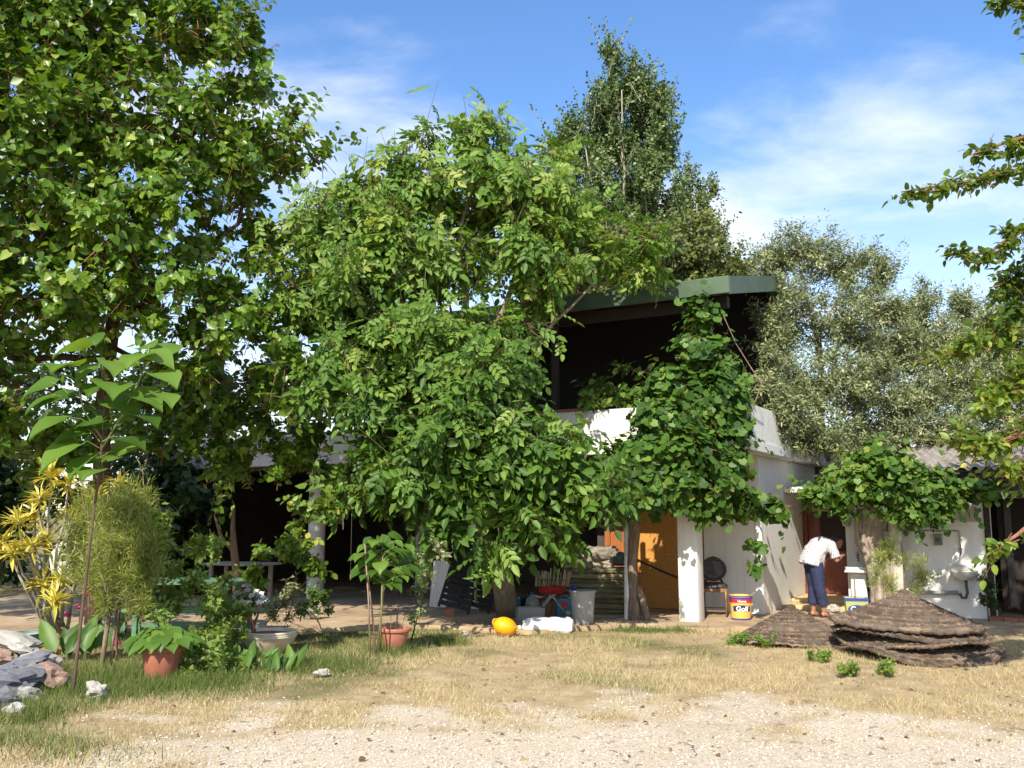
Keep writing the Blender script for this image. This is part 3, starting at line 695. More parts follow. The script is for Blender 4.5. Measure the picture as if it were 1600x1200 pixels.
# poplars
def poplar(u0, vtop, Y, halfw, label, nt_, leafsz, seed, vbot=470):
    base = P(u0, 900, Y); base.z = 0
    t = thing('poplar_tree', label, 'tree', base, group=None)
    top = P(u0, vtop, Y); H = top.z; w = halfw*PX(Y); bl = []; limbs = []
    random.seed(seed)
    for k in range(64):
        f = .16 + .80*(k/63)**.9; z = H*f; prof = w*float(np.interp(f, [.15,.35,.55,.75,.88,.95,1.0], [.70,.86,.96,1.0,.80,.58,.34]))
        a = k*2.4; rr = prof*rnd(.30, .86)
        bl.append((Vector((base.x + rr*math.cos(a), base.y + rr*math.sin(a), z + H*rnd(-.02,.03))), prof*rnd(.18,.28)+.10, prof*.24+.12, H*rnd(.04,.07)))
    for k in range(16):
        a = k*2.4; f = .12 + .5*k/16; rr = w*.6
        limbs.append(([Vector((base.x, base.y, H*f)), Vector((base.x + rr*.6*math.cos(a), base.y + rr*.6*math.sin(a), H*(f+.10))), Vector((base.x + rr*math.cos(a), base.y + rr*math.sin(a), H*min(.95, f+.30)))], .09, .02))
    grow(t, bl, [base + Vector((0,0,-.2))] + [Vector((base.x + .15*math.sin(k), base.y, .86*H*k/8)) for k in range(1, 9)], [.26,.22,.19,.16,.13,.10,.07,.05,.02], rhomb(.45), GRN['pop'], M['pop_bark'], nt_, 1.0, 22, leafsz,
         droop=.15, up=1.1, face=.6, jit=.75, shell=.0, twr=.012, limbs=limbs, branch_r=.022, spray=.3, tw_keep=.35, clr=.7, lead=.05)
poplar(985, 92, 36, 124, 'tallest poplar, a dense upright column rising above the roof', 6000, .132, 3)
poplar(1103, 265, 40, 56, 'short dark poplar standing between the tallest poplar and the olive tops', 2100, .125, 5)
poplar(893, 225, 41, 36, 'thin pale poplar half hidden behind the walnut crown', 900, .12, 8)
# round tree behind roof
random.seed(21)
b0 = P(1050, 900, 29); b0.z = 0
t = thing('round_tree', 'round yellowish green tree showing above the green roof edge', 'tree', b0)
grow(t, blobs([(1060,405,28,60,40,1.4),(1120,415,28,40,38,1.2),(1000,400,29,50,50,1.3),(1090,370,29,45,30,1.2),(1150,440,28.5,30,40,1.0),(930,420,29,60,50,1.4),(1060,470,28.5,90,40,1.5),(860,420,30,60,60,1.3)]),
     [b0 + Vector((0,0,-.2)), b0 + Vector((.1,0,3)), b0 + Vector((0,.1,6))], .2, rhomb(.45), leafmat('limey_leaf', [(0,(.06,.08,.02)),(.5,(.13,.16,.04)),(1,(.25,.26,.08))], .45, .2), M['olive_bark'], 2000, .7, 20, .14, droop=.3, up=.4, twr=.01, tw_keep=.3)

# olives
def olive(base_u, Y, bl, label, n, seed, limbs=()):
    random.seed(seed); b0 = P(base_u, 900, Y); b0.z = 0
    t = thing('olive_tree', label, 'tree', b0)
    grow(t, blobs(bl), [b0 + Vector((0,0,-.2)), b0 + Vector((.1,0,1.2)), b0 + Vector((-.05,.1,2.2)), b0 + Vector((.1,0,3.2))], .2, lance(.17), GRN['oli'], M['olive_bark'], n, .42, 19, .088,
         droop=.1, up=.45, face=.4, jit=.8, shell=.1, twr=.005, limbs=limbs, branch_r=.025, tw_keep=.4, clump=9, clr=.38, lead=.10, wexp=.48)
olive(1290, 18.6, [(1240,400,18.2,60,45,.9),(1310,420,18.2,60,50,.9),(1370,430,18.4,25,40,.5),(1200,420,18.4,26,40,.5),(1230,500,17.8,60,60,.9),(1320,510,17.8,60,60,1.0),(1250,600,17.2,70,60,1.0),(1340,600,17.4,70,60,1.0),(1214,640,15.4,28,44,.35),(1216,650,15.5,28,40,.35),(1212,660,15.5,26,36,.35),(1200,600,15.3,18,44,.3),(1250,665,15.9,34,36,.4),(1255,675,16.0,34,30,.4),(1285,690,16.4,30,26,.4),(1240,610,15.8,34,40,.4),(1200,500,15.9,20,44,.35),(1212,455,16.2,20,34,.35),(1205,545,15.8,22,40,.35),(1220,660,17.0,40,40,.6),(1290,680,17.2,60,36,.7),(1205,540,17.2,30,50,.5),(1380,500,18,40,45,.7)],
      'tall olive tree with silvery crown beside the green roof edge', 4000, 31, [([P(1292,720,18.4), P(1282,600,18.0), P(1280,520,18.0), P(1310,470,18.1), P(1330,420,18.2)], .07, .02), ([P(1280,560,18.0), P(1262,470,18.1), P(1245,390,18.2)], .05, .015)])
olive(1420, 19.4, [(1430,480,19.2,30,40,.6),(1440,540,18.8,60,45,.9),(1400,560,18.4,50,50,.8),(1480,540,19,40,40,.8),(1420,640,18.2,80,50,1.0),(1490,610,18.6,60,60,.9),(1380,680,18,70,35,.8),(1480,680,18.2,60,40,.8)],
      'lower olive tree rising behind the corrugated roof sheets', 2700, 32)
olive(1560, 20.5, [(1540,500,20,60,40,.9),(1590,540,20,60,60,.9),(1540,590,19.6,60,50,.9),(1610,620,19.6,60,60,.9),(1560,670,19.4,70,45,.9),(1505,480,20.5,20,25,.5)],
      'olive tree furthest along the outbuilding roof, past the lower olive', 2000, 33)
# tree whose boughs hang in from the side
random.seed(41)
b0 = Vector((7.4, 9.2, 0))
t3 = thing('plum_tree', 'tree with arching boughs of yellow-green leaves reaching out over the outbuilding door', 'tree', b0)
rb = []
def bough(pts_px, Y0, Y1, r):
    out = []
    for i in range(len(pts_px)-1):
        (u0, v0), (u1, v1) = pts_px[i], pts_px[i+1]; k = max(1, int(math.hypot(u1-u0, v1-v0)/26))
        for j in range(k):
            f = j/k; g = (i+f)/(len(pts_px)-1); out.append((u0+(u1-u0)*f, v0+(v1-v0)*f, Y0+(Y1-Y0)*g, r*rnd(.7,1.2), r*rnd(.55,.9), r*PX(9)*1.2))
    return out
bl = []; lim = []
for path, Y0, Y1, r in [([(1700,280),(1600,262),(1500,286),(1408,300)], 9.2, 8.6, 11), ([(1690,180),(1600,215),(1540,232),(1515,243)], 9.2, 8.8, 16), ([(1700,330),(1600,355),(1545,395),(1470,400)], 9.3, 8.7, 14),
                        ([(1700,0),(1600,4),(1542,6)], 9.2, 8.9, 12), ([(1680,60),(1600,58)], 9.2, 9.0, 12), ([(1680,130),(1600,160)], 9.2, 9.0, 12), ([(1720,420),(1620,470),(1540,530),(1470,560)], 9.6, 9.2, 30), ([(1720,520),(1620,560),(1560,620),(1520,655)], 9.4, 9.0, 28),
                        ([(1720,640),(1620,670),(1560,690),(1480,700)], 9.2, 8.9, 26), ([(1700,720),(1620,730),(1560,745)], 9.2, 9.0, 24), ([(1680,780),(1610,820),(1570,850),(1555,862)], 9.0, 8.9, 16), ([(1700,430),(1600,430),(1545,450)], 10.0, 9.8, 24)]:
    bl += bough(path, Y0, Y1, r)
    lim.append(([b0 + Vector((-.1, 0, max(1.0, P(*path[0], Y0).z-1.1))), P(*path[0], Y0)] + [P(u, v, Y0+(Y1-Y0)*(i+1)/(len(path))) for i, (u, v) in enumerate(path[1:])], .04, .006))
H = 7.2
for k in range(30):        # the rest of its crown, out past the boughs in view
    bl.append((1690+70*(k % 5)+rnd(-20,20), 90+110*(k//5)+rnd(-30,30), 9.3+rnd(-1.0,1.3), 70, 60, .5))
grow(t3, blobs(bl), [b0 + Vector((0,0,-.1)), b0 + Vector((.1,0,1.5)), b0 + Vector((-.1,0,3)), b0 + Vector((-.05,0,5)), b0 + Vector((0,0,H))], .13, blade(.30, .15), GRN['lim'], M['redtwig'],
     3300, .24, 9, .092, wexp=.4, droop=.7, up=.05, face=.4, singles=300, twr=.004, limbs=lim, branch_r=.008, shell=.1, hang=.15, spray=.4, twdir=(-.5, 0, 0),
     tintfun=lambda p: np.where(p[:, 2] > 3.6, -.16, .03))
# young pine seen before the white post
# ------------------------------------------------------------------ vines
random.seed(51)
b0 = G(992, 974); b0.z = .04
vine = thing('grape_vine', 'grapevine heaped over the terrace corner, its stringy trunk tied to a white post', 'vine', b0)
vb = blobs([(u_-18 if v_ < 790 else u_, v_, Y_, a_, b_, c_) for u_, v_, Y_, a_, b_, c_ in [(1113,495,13.75,18,28,.2),(1100,545,13.65,24,28,.26),(1132,560,13.7,30,38,.3),(1068,600,13.6,32,28,.3),(1120,620,13.55,55,50,.38),(1060,650,13.5,48,36,.36),(1150,670,13.6,32,55,.34),
    (1020,705,13.5,45,24,.32),(1075,700,13.45,60,45,.4),(1130,735,13.55,42,45,.36),(985,735,13.5,34,38,.32),(1030,760,13.45,52,34,.34),(1080,760,13.5,40,28,.3),(1150,770,13.65,26,26,.26),(1165,610,13.75,16,40,.22),(1000,780,13.45,22,16,.2),
    (1110,798,13.6,28,9,.14),(1165,798,13.75,28,9,.14),(1215,793,13.9,22,10,.14),(1180,840,14.0,6,22,.06),(1183,885,14.0,4,16,.05),(1178,780,13.8,24,12,.15),(1120,480,13.8,10,10,.1)]])
grow(vine, vb, [b0 + Vector((0,0,-.05)), P(990,930,14.35), P(988,880,14.3), P(992,830,14.25), P(988,790,14.1), P(1000,740,13.85), P(1060,700,13.75), P(1100,600,13.8), P(1112,500,13.85)], [.10,.085,.075,.085,.09,.06,.05,.035,.02], VINE, GRN['vin'], M['vine_bark'],
     2900, .30, 7, .108, droop=.6, up=.15, face=1.25, jit=.42, singles=300, twr=.004, tmat=M['redtwig'], shell=.25, clump=5, lead=.1, hang=.1, branch_r=.015, tw_keep=.6,
     limbs=[([P(1012,972,14.2), P(1005,940,14.25), P(996,915,14.3)], .055, .05), ([P(990,800,14.1), P(1080,792,13.8), P(1160,800,13.85), P(1235,792,14.0)], .02, .008), ([P(1000,760,13.9), P(1100,805,13.7), P(1180,812,13.9), P(1240,800,14.1)], .012, .006),
            ([P(1100,700,13.8), P(1096,760,13.7), P(1098,800,13.7)], .014, .008), ([P(1178,800,13.95), P(1180,850,14.0), P(1184,905,14.0)], .004, .002), ([P(1160,690,13.8), P(1190,600,13.8), P(1120,470,13.9)], .012, .006)])
mb = MB(); q0 = G(982, 973); d0 = Vector((0, 0, 0))
mb.tube([q0 + Vector((0,.05,-.02)), q0 + Vector((.015,.05,1.0)), q0 + Vector((0,.05,2.5))], [.06,.055,.05], 8)
vpost = mb.build('vine_post', dif('flaking_whitewash', (.80,.78,.73), (.55,.50,.43), 7, .85, .4, lo=.45, hi=.72), smooth=True, auto=45)
tag(vpost, 'slim white flaking post beside the stringy vine trunk', 'post')
# terrace shrub behind the parapet
b0 = HW(-2.1, -1.05, 2.72)
sh = thing('terrace_shrub', 'leafy shrub in a trough showing above the white terrace parapet', 'shrub', b0)
grow(sh, blobs([(960,605,14.9,40,20,.3),(1000,610,14.9,28,24,.3),(930,612,15.0,20,16,.25),(985,578,14.9,14,14,.15),(960,625,14.7,50,12,.2)]), [b0 + Vector((0,0,.2)), b0 + Vector((0,0,.6))], .02, blade(.3), GRN['wal'], M['twig'], 75, .3, 7, .13, droop=.4, twr=.004)
mb = MB(); mm = Matrix.Translation(b0) @ Matrix.Rotation(YAW, 4, 'Z'); mb.bbox((-.6,-.15,0), (.5,.15,.28), .02, mm); mb.build('trough', M['terracotta'], sh)

b0 = P(1388, 950, 14.9); b0.z = .04
vine2 = thing('grape_vine', 'grapevine with thick gnarled trunk shading the wash basin', 'vine', b0)
v2b = blobs([(1335,752,14.2,44,26,.4),(1395,745,14.1,46,34,.45),(1355,728,14.4,34,20,.35),(1290,770,14.3,34,16,.3),(1268,780,14.2,14,8,.2),(1440,760,14.0,36,30,.4),(1415,795,14.0,36,14,.3),(1475,775,13.9,22,16,.25),(1505,765,13.9,18,10,.2),(1380,715,14.5,22,14,.3),(1318,785,14.2,18,8,.15),(1450,805,13.9,12,10,.12),(1540,765,13.9,18,8,.15)])
grow(vine2, v2b, [b0 + Vector((.02,0,-.08)), P(1384,915,14.88), P(1372,880,14.85), P(1358,845,14.8), P(1356,815,14.75), P(1380,785,14.6), P(1400,750,14.4)], [.30,.24,.21,.22,.22,.14,.08], VINE, GRN['vin'], M['gnarl_bark'],
     1500, .28, 7, .10, droop=.55, up=.2, face=.9, jit=.45, singles=300, twr=.004, tmat=M['redtwig'], shell=.2, clump=5, lead=.12, hang=.1, branch_r=.015, tw_keep=.6, sides=14, tintfun=lambda p: .12+0*p[:, 0],
     limbs=[([P(1352,815,14.75), P(1320,800,14.5), P(1270,795,14.3)], .05, .015), ([P(1390,790,14.6), P(1440,790,14.2), P(1500,775,13.9)], .04, .012), ([P(1395,830,14.7), P(1398,800,14.6), P(1392,760,14.5)], .10, .06)] + [([P(1388+20*math.cos(k*1.3), 952, 14.78+.1*math.sin(k*1.3)), P(1374+14*math.cos(k*1.3+.8), 890, 14.68), P(1356+15*math.cos(k*1.3+1.6), 840, 14.62), P(1362+20*math.cos(k*1.3+2.2), 795, 14.6)], .075, .05) for k in range(5)])
# limewashed foot of the thick trunk
mb = MB(); q = P(1405, 940, 14.6); q.z = 0
mb.tube([q + Vector((.02,0,-.03)), q + Vector((0,0,.6)), q + Vector((.02,.03,1.2)), q + Vector((-.02,.04,1.85)), q + Vector((.0,.04,2.3))], [.12,.105,.10,.095,.09], 12)
o = mb.build('pergola_post', M['lime_bark'], smooth=True); tag(o, 'whitewashed rough tree-trunk post beside the gnarled vine', 'post')
# hanging shoots before the outbuilding wall
for (u, v0, v1, Y) in [(1440,800,845,13.9),(1480,790,825,13.8),(1527,775,815,13.8)]:
    b0 = P(u, v0, Y)
    sh = thing('hanging_shoot', {1440:'long bare vine shoot ending in one leaf over the meter box wall', 1480:'short vine shoot with dry leaves hanging beside the switch box', 1527:'vine shoot with a large leaf hanging against the switch box'}[u], 'vine shoot', b0, group='vine shoots hanging before the outbuilding')
    mb = MB(); mb.tube([b0, P(u-2, (v0+v1)/2, Y), P(u, v1, Y)], .004, 4); mb.build('stem', M['twig'], sh)
    n = 4; pos = np.array([P(u+rnd(-6,6), v1 - k*7 + (0 if k else 4), Y) for k in range(n)]); F = frames(rng.normal(size=(n,3))*.3 + [0,0,-1], rng.normal(size=(n,3))*.3 + [0,-1,.2])
    for k in range(n):
        me = np_mesh('leaf', VINE.v, VINE.loops, VINE.sizes, np.full(len(VINE.v), rnd(.1,.7))); me.materials.append(GRN['vin'])
        o = bpy.data.objects.new('leaf', me); COL.objects.link(o); o.parent = sh
        m4 = Matrix([[*(F[k][r]*rnd(.07,.13)), pos[k][r]-b0[r]] for r in range(3)] + [[0,0,0,1]]); o.matrix_local = m4

# ------------------------------------------------------------------ young pine and feathery shrub
NEED = lance(.035, .02)
random.seed(61); b0 = P(1415, 960, 13.0); b0.z = 0
pn = thing('pine_sapling', 'young pine with soft bright needles before the whitewashed post', 'sapling', b0)
grow(pn, blobs([(1378,872,12.9,16,16,.15),(1398,855,12.9,18,16,.15),(1370,905,12.8,14,16,.13),(1385,915,12.8,14,12,.13),(1436,885,12.9,14,20,.15),(1448,908,12.9,12,18,.13),(1430,915,12.9,14,10,.13),(1412,875,12.9,12,14,.12),(1400,925,12.8,10,12,.12)]),
     [b0 + Vector((0,0,-.03)), P(1414,920,13.0), P(1412,880,13.0), P(1408,845,12.95)], .018, NEED, GRN['fea'], M['twig'], 78, .15, 40, .11, droop=-.25, up=.5, face=.3, jit=.7, twr=.004, shell=0, clump=2, branch_r=.006, lead=0)
random.seed(62); b0 = G(158, 1043)
fs_ = thing('feathery_shrub', 'soft feathery needle-leaved shrub on thin stems beside the yellow dracaena', 'shrub', b0)
grow(fs_, blobs([(170,800,10.2,40,34,.3),(205,800,10.2,34,40,.3),(225,850,10.1,34,40,.3),(140,835,10.2,36,40,.3),(180,850,10.0,44,40,.35),(125,880,10.2,30,30,.3),(195,905,10.0,44,34,.3),(150,905,10.1,34,34,.3),(240,890,10.1,26,26,.25),(215,940,10.0,26,20,.2),(165,945,10.1,24,20,.2)]),
     [b0 + Vector((0,0,-.03)), P(166,990,10.2), P(175,930,10.2), P(178,850,10.2)], [.03,.026,.022,.014], NEED, GRN['fea'], M['stick'], 520, .30, 42, .11, droop=-.5, up=.9, face=.3, jit=.7, twr=.004, shell=0, clump=3, branch_r=.008, lead=.1,
     limbs=[([G(172,1040), P(180,980,10.25), P(185,920,10.2)], .018, .01), ([G(182,1032), P(184,980,10.4), P(196,900,10.2)], .016, .01)])

# ------------------------------------------------------------------ plants with big single leaves
def leaf_objs(root, leaf, items, mat, petiole=None, pr=.004, thick=0):
    """items: (attach point, leaf base, axis, normal, size, tint): each leaf is its own part"""
    var = {}; off = root.location; mb = MB()
    for at, bs, ax, nr, sz, ti in items:
        q = int(min(max(ti, 0), .99)*5)
        if q not in var:
            var[q] = np_mesh('leaf', leaf.v, leaf.loops, leaf.sizes, np.full(len(leaf.v), (q+.5)/5)); var[q].materials.append(mat); var[q].shade_smooth()
        o = bpy.data.objects.new('leaf', var[q]); COL.objects.link(o); o.parent = root
        F = frames(np.array(ax)[None], np.array(nr)[None])[0]
        o.matrix_local = Matrix([[*(F[r]*sz), bs[r]-off[r]] for r in range(3)] + [[0,0,0,1]])
        if petiole: mb.tube([at, (Vector(at)+Vector(bs))/2 + Vector((0,0,.02)), bs], [pr, pr*.8, pr*.6], 4)
    if petiole and items: mb.build('petiole', petiole, root, fixn=False)['kind'] = 'stuff'
def bigheart():                                       # finer leaf for close plants: 3 x 7 grid, curved
    prof = [(0,.16,-.10), (.10,.40,-.04), (.28,.50,0), (.5,.46,0), (.72,.30,-.04), (.88,.15,-.10), (1.05,.01,-.2)]
    vs = []; fs = []
    for y, w, z in prof:
        for s_ in (-1, -.5, 0, .5, 1):
            yy = y - (.16 if y < .05 and abs(s_) > .7 else 0)
            vs.append((w*s_, yy, z + .10*abs(s_)*w*2 - .04*(abs(s_) == .5) - .06*(s_*w)**2*4 + (.02 if abs(s_) == 1 and int(y*20) % 2 else 0)))
    for i in range(6):
        for j in range(4): a = i*5+j; fs.append((a, a+1, a+6, a+5))
    return Leaf(vs, fs)
BIG = bigheart()
random.seed(71)
b0 = G(112, 1094)
sp = thing('paulownia_sapling', 'slender sapling with tiers of very large heart-shaped leaves, rooted beside the rubble', 'sapling', b0)
mb = MB(); stem = [b0 + Vector((0,0,-.03)), P(122,1010,8.55), P(137,880,8.6), P(148,790,8.65), P(156,735,8.7), P(163,640,8.7), P(160,560,8.7)]
mb.tube(stem, [.017,.016,.014,.013,.012,.010,.006], 8); mb.build('stem', M['dark_stem'], sp, smooth=True)
mb = MB(); mb.tube([P(160,700,8.7), P(190,650,8.65), P(215,600,8.6), P(232,560,8.6)], [.011,.009,.008,.005], 6); mb.tube([P(162,690,8.7), P(130,640,8.6), P(118,580,8.6)], [.01,.008,.005], 6); mb.build('side_shoot', M['greentwig'], sp, smooth=True)
items = []
for u, v, au, av in [(108,548,130,556),(148,552,132,556),(100,578,128,575),(135,578,160,590),(180,572,160,585),(205,580,222,585),(62,612,110,618),(60,632,112,628),(92,628,150,640),(150,614,162,600),(178,606,163,600),(232,556,232,560),(248,562,235,558),(258,572,236,560),(212,560,230,562),(262,592,225,590),(228,620,207,615),(190,632,163,630),(262,625,210,628),(120,652,158,660),(75,665,150,665),(146,662,160,665),(228,660,175,662),(112,684,156,690),(165,682,160,672),(205,698,160,690),(92,702,155,700),(122,722,156,722),(165,738,157,715),(197,722,158,715),(140,745,156,735)]:
    Y = 8.65 + rnd(-.3, .3); c = P(u, v-8, Y); at = P(au, av, 8.66)
    d = c - at; d.z *= .3
    if d.length < .05: d = Vector((rnd(-1,1), -1, 0))
    d.normalize(); sz = .35*rnd(.75, 1.2)
    items.append((at, c - d*sz*.4 + Vector((0,0,.05)), tuple(d + Vector((0, -.25, -.38))), (d.x*.35+rnd(-.25,.25), -.42+rnd(-.3,.3), .95), sz, rnd(.1, 1)))
leaf_objs(sp, BIG, items, GRN['pau'], M['greentwig'], .005)

b0 = G(594, 1022)
sk_ = thing('staked_sapling', 'round-leaved sapling tied to three thin sticks before the paved strip', 'sapling', b0)
for (ua, va, ub, vb_) in [(579,1028,570,850),(588,1026,572,880),(588,1018,603,880)]:
    mb = MB(); p = G(ua, va); mb.tube([p + Vector((0,0,-.04)), p.lerp(P(ub, vb_, p.y), .5) + Vector((.01,0,0)), P(ub, vb_, p.y+.05)], [.011,.010,.008], 6); mb.build('stake', M['stick'], sk_, smooth=True)
mb = MB(); mb.tube([b0 + Vector((0,0,-.03)), P(596,950,11.0), P(598,870,11.0)], [.012,.010,.006], 6); mb.build('stem', M['greentwig'], sk_, smooth=True)
items = []
for k in range(46):
    a = k*2.4; r = math.sqrt(k/46); u = 600 + 54*r*math.cos(a); v = 872 + 40*r*math.sin(a); Y = 11.0 + rnd(-.3, .3)*(1-r*.3)
    c = P(u, v, Y); d = Vector((c.x - b0.x, (Y-11.0)*1.2 - .12, 0)); d = d.normalized() if d.length > .02 else Vector((0,-1,0))
    sz = .17*rnd(.7, 1.15); items.append((P(598, min(v+15, 925), 11.0), c - d*sz*.4, tuple(d + Vector((0,0,-.35))), (d.x*.5, -.5+rnd(-.3,.3), .8), sz, rnd(0, 1)))
leaf_objs(sk_, BIG, items, GRN['pau'], M['greentwig'], .003)

# ------------------------------------------------------------------ yellow striped dracaena
b0 = G(92, 1000)
dc = thing('dracaena', 'dracaena with rosettes of yellow striped leaves on grey stems, by the green bucket', 'shrub', b0)
heads = [(80,738,11.6),(108,752,11.6),(62,775,11.5),(28,812,11.4),(55,800,11.7),(20,858,11.3),(48,850,11.4),(70,842,11.6),(86,935,11.2),(186,752,11.6),(150,772,11.8),(112,800,11.8),(95,905,11.5),(68,905,11.6),(6,840,11.5)]
strap = Leaf([(0,0,0), (-.07,.3,.02), (-.075,.6,.0), (0,1,-.16), (.075,.6,.0), (.07,.3,.02), (0,.3,-.01), (0,.6,-.03)], [(0,6,1), (0,5,6), (1,6,7,2), (6,5,4,7), (2,7,3), (7,4,3)])
stems = MB()
for (u, v, Y) in heads:
    c = P(u, v, Y); n = 40; d = norm(rng.normal(size=(n, 3))*[1,1,.55] + [0, -.2, .45]); pos = np.array(c) + rng.normal(size=(n,3))*.015 + np.outer(rng.random(n)*-.10, [0,0,1])
    Fm = frames(d, np.cross(np.cross(d, [0,0,1.]), d) + rng.normal(size=(n,3))*.15); sz = .26*(.7+.5*rng.random(n)); tint = np.clip(.55+.3*rng.normal(size=n) + .25*(d[:, 2]), 0, 1)
    V, L, S, T = spread(strap, pos - np.array(b0), Fm, sz, tint); me = np_mesh('rosette', V, L, S, T); me.materials.append(GRN['yel'])
    o = bpy.data.objects.new('rosette', me); COL.objects.link(o); o.parent = dc
    mid = Vector((b0.x + (c.x-b0.x)*.45 + .05, 11.7, c.z*.5)); w = wander(b0 + Vector((rnd(-.08,.08), rnd(-.08,.08), -.02)), mid, 4, .05) + wander(mid, c, 4, .08)[1:]
    stems.tube(w, [.028 - .0022*i for i in range(len(w))], 6)
stems.build('stem', dif('grey_cane', (.42,.38,.33), (.28,.25,.21), 12, .85, .3), dc, smooth=True, fixn=False)

# ------------------------------------------------------------------ smaller shrubs
def shrub(name, label, base, bl, leaf, mat, n, twl, per, size, seed, stemr=.012, smat='twig', **kw):
    random.seed(seed); t = thing(name, label, 'shrub', base)
    c = bl[len(bl)//2]; top = P(c[0], c[1], c[2])
    grow(t, blobs(bl), [base + Vector((0,0,-.03)), base.lerp(top, .5), top], stemr, leaf, mat, M[smat], n, twl, per, size, twr=.003, branch_r=.006, trunk_name='stem', **kw); return t
JAG = Leaf([(0,0,0),(-.18,.25,.03),(-.10,.4,0),(-.3,.5,.04),(-.12,.68,0),(0,1,-.08),(.12,.68,0),(.3,.5,.04),(.10,.4,0),(.18,.25,.03),(0,.45,-.03)], [(10,i+1,i) for i in range(9)] + [(10,0,9)])
shrub('jagged_shrub', 'bright shrub with toothed leaves tied to an orange-brown stake behind the big terracotta pot', G(256,1030), [(245,820,10.4,22,20,.2),(265,845,10.4,20,20,.2),(295,850,10.4,22,18,.2),(240,880,10.3,22,20,.2),(280,905,10.3,28,20,.2),(240,925,10.2,34,22,.25),(300,930,10.3,30,22,.2),(215,940,10.3,20,16,.2),(265,955,10.2,36,18,.25),(320,950,10.3,20,16,.2),(265,890,10.4,14,30,.15)],
      JAG, GRN['jag'], 210, .22, 9, .10, 81, droop=.3, up=.3, face=.7)
mb = MB(); q = G(256, 1030); mb.tube([q + Vector((0,-.05,-.05)), q + Vector((-.01,-.05,.7)), P(252,850,q.y)], [.014,.013,.011], 7)
tag(mb.build('plant_stake', dif('orange_brown_stick', (.38,.18,.08), (.26,.12,.05), 12, .8, .3), smooth=True), 'orange-brown stake holding up the toothed-leaf shrub', 'stake')
shrub('climbing_shrub', 'small-leaved climbing shrub growing up in front of the green table', G(345,1010), [(330,840,11.4,24,18,.2),(345,855,11.4,18,16,.18),(318,875,11.4,16,16,.16),(335,900,11.3,16,24,.16),(330,935,11.3,22,22,.2),(345,965,11.2,28,20,.22),(370,940,11.3,20,16,.2),(330,990,11.1,30,20,.22)],
      blade(.33), GRN['jag'], 95, .18, 9, .07, 82, droop=.4, face=.7)
shrub('arching_shrub', 'arching shrub of small yellow-green leaves bending across the veranda columns', G(398,990), [(395,905,11.7,10,16,.12),(405,885,11.6,16,14,.14),(425,868,11.6,18,14,.15),(448,852,11.5,22,16,.16),(470,855,11.5,20,16,.16),(485,880,11.5,14,16,.14),(492,895,11.5,10,10,.12),(462,820,11.6,10,10,.1),(472,795,11.6,18,14,.15),(495,785,11.6,22,12,.16),(525,785,11.6,20,12,.15),(550,775,11.6,20,10,.14),(570,768,11.6,12,8,.1)],
      blade(.34), GRN['lim'], 190, .17, 10, .085, 83, droop=.45, face=.7, up=.2)
shrub('bushy_shrub', 'low bushy shrub around a white rock at the foot of a column', G(500,972), [(495,935,12.6,16,16,.2),(480,950,12.5,14,14,.2),(508,950,12.5,10,16,.18)], blade(.3), GRN['wal'], 90, .12, 10, .045, 84, droop=.2)
shrub('tall_weed', 'grey-green upright weeds between the flowering tub and the white rock', G(445,972), [(430,945,12.4,6,26,.08),(445,935,12.4,8,28,.1),(458,940,12.4,8,28,.1),(470,945,12.4,6,24,.08),(440,960,12.3,24,10,.15)], lance(.13), GRN['oli'], 90, .16, 12, .07, 85, up=.9, face=.4)
shrub('garden_shrub', 'dense green shrub between the big terracotta pot and the cream bowl', G(330,1062), [(310,1000,9.9,28,22,.25),(340,1010,9.9,28,24,.25),(320,1035,9.7,36,18,.3),(355,1040,9.8,30,18,.25),(300,1045,9.6,20,14,.2),(345,985,10.2,24,16,.22)], blade(.25), GRN['jag'], 260, .16, 10, .06, 86, droop=.2, up=.6)
shrub('weedy_clump', 'leafy clump with yellow-green tips in front of the white flowers', G(365,1015), [(350,970,10.7,16,18,.18),(340,955,10.8,14,14,.16),(365,990,10.6,18,14,.18),(375,965,10.8,14,14,.16)], blade(.3), GRN['lim'], 70, .16, 9, .06, 87, droop=.2, up=.6)
shrub('wall_shrub', 'small leafy shrub growing beside the outbuilding door', P(1545,968,14.0), [(1545,905,14.0,10,12,.12),(1540,925,14.0,12,14,.12),(1550,940,14.0,8,12,.1)], blade(.35), GRN['drk'], 60, .14, 9, .06, 88)
# bare wispy plant in front of the veranda
shrub('wispy_shrub', 'thin wispy shrub with sparse small leaves beside the staked sapling', G(642,1000), [(660,885,11.6,18,20,.15),(645,925,11.6,14,20,.14),(655,955,11.6,14,10,.12),(690,860,11.6,20,18,.15)], blade(.3), GRN['oli'], 60, .2, 7, .055, 89)
# canna-like leaves, upright, each its own part
b0 = G(125, 1025); cn = thing('canna_clump', 'clump of upright paddle-shaped leaves behind the slender sapling stem', 'plant', b0)
items = []
for k in range(11):
    u = 95 + k*6 + rnd(-4, 4); p = G(u, 1030) + Vector((0, rnd(-.2,.2), 0)); sz = rnd(.3, .5); items.append((p, p + Vector((0,0,rnd(0,.12))), (rnd(-.5,.5), rnd(-.3,.2), 1), (rnd(-.4,.4), -1, .35), sz, rnd(.1,.8)))
PAD = blade(.2, .25, .05)
leaf_objs(cn, PAD, items, GRN['pau'], M['greentwig'], .005)
b0 = G(395, 1042); cn = thing('broad_weed', 'tuft of pointed broad leaves growing before the cream bowl', 'plant', b0)
items = []
for k in range(26):
    u = 360 + k*4.2 + rnd(-5, 5); p = G(u, 1046) + Vector((0, rnd(-.2,.25), 0)); sz = rnd(.16, .33); items.append((p, p, (rnd(-.6,.6), rnd(-.4,.3), 1), (rnd(-.5,.5), -1, .5), sz, rnd(0,.9)))
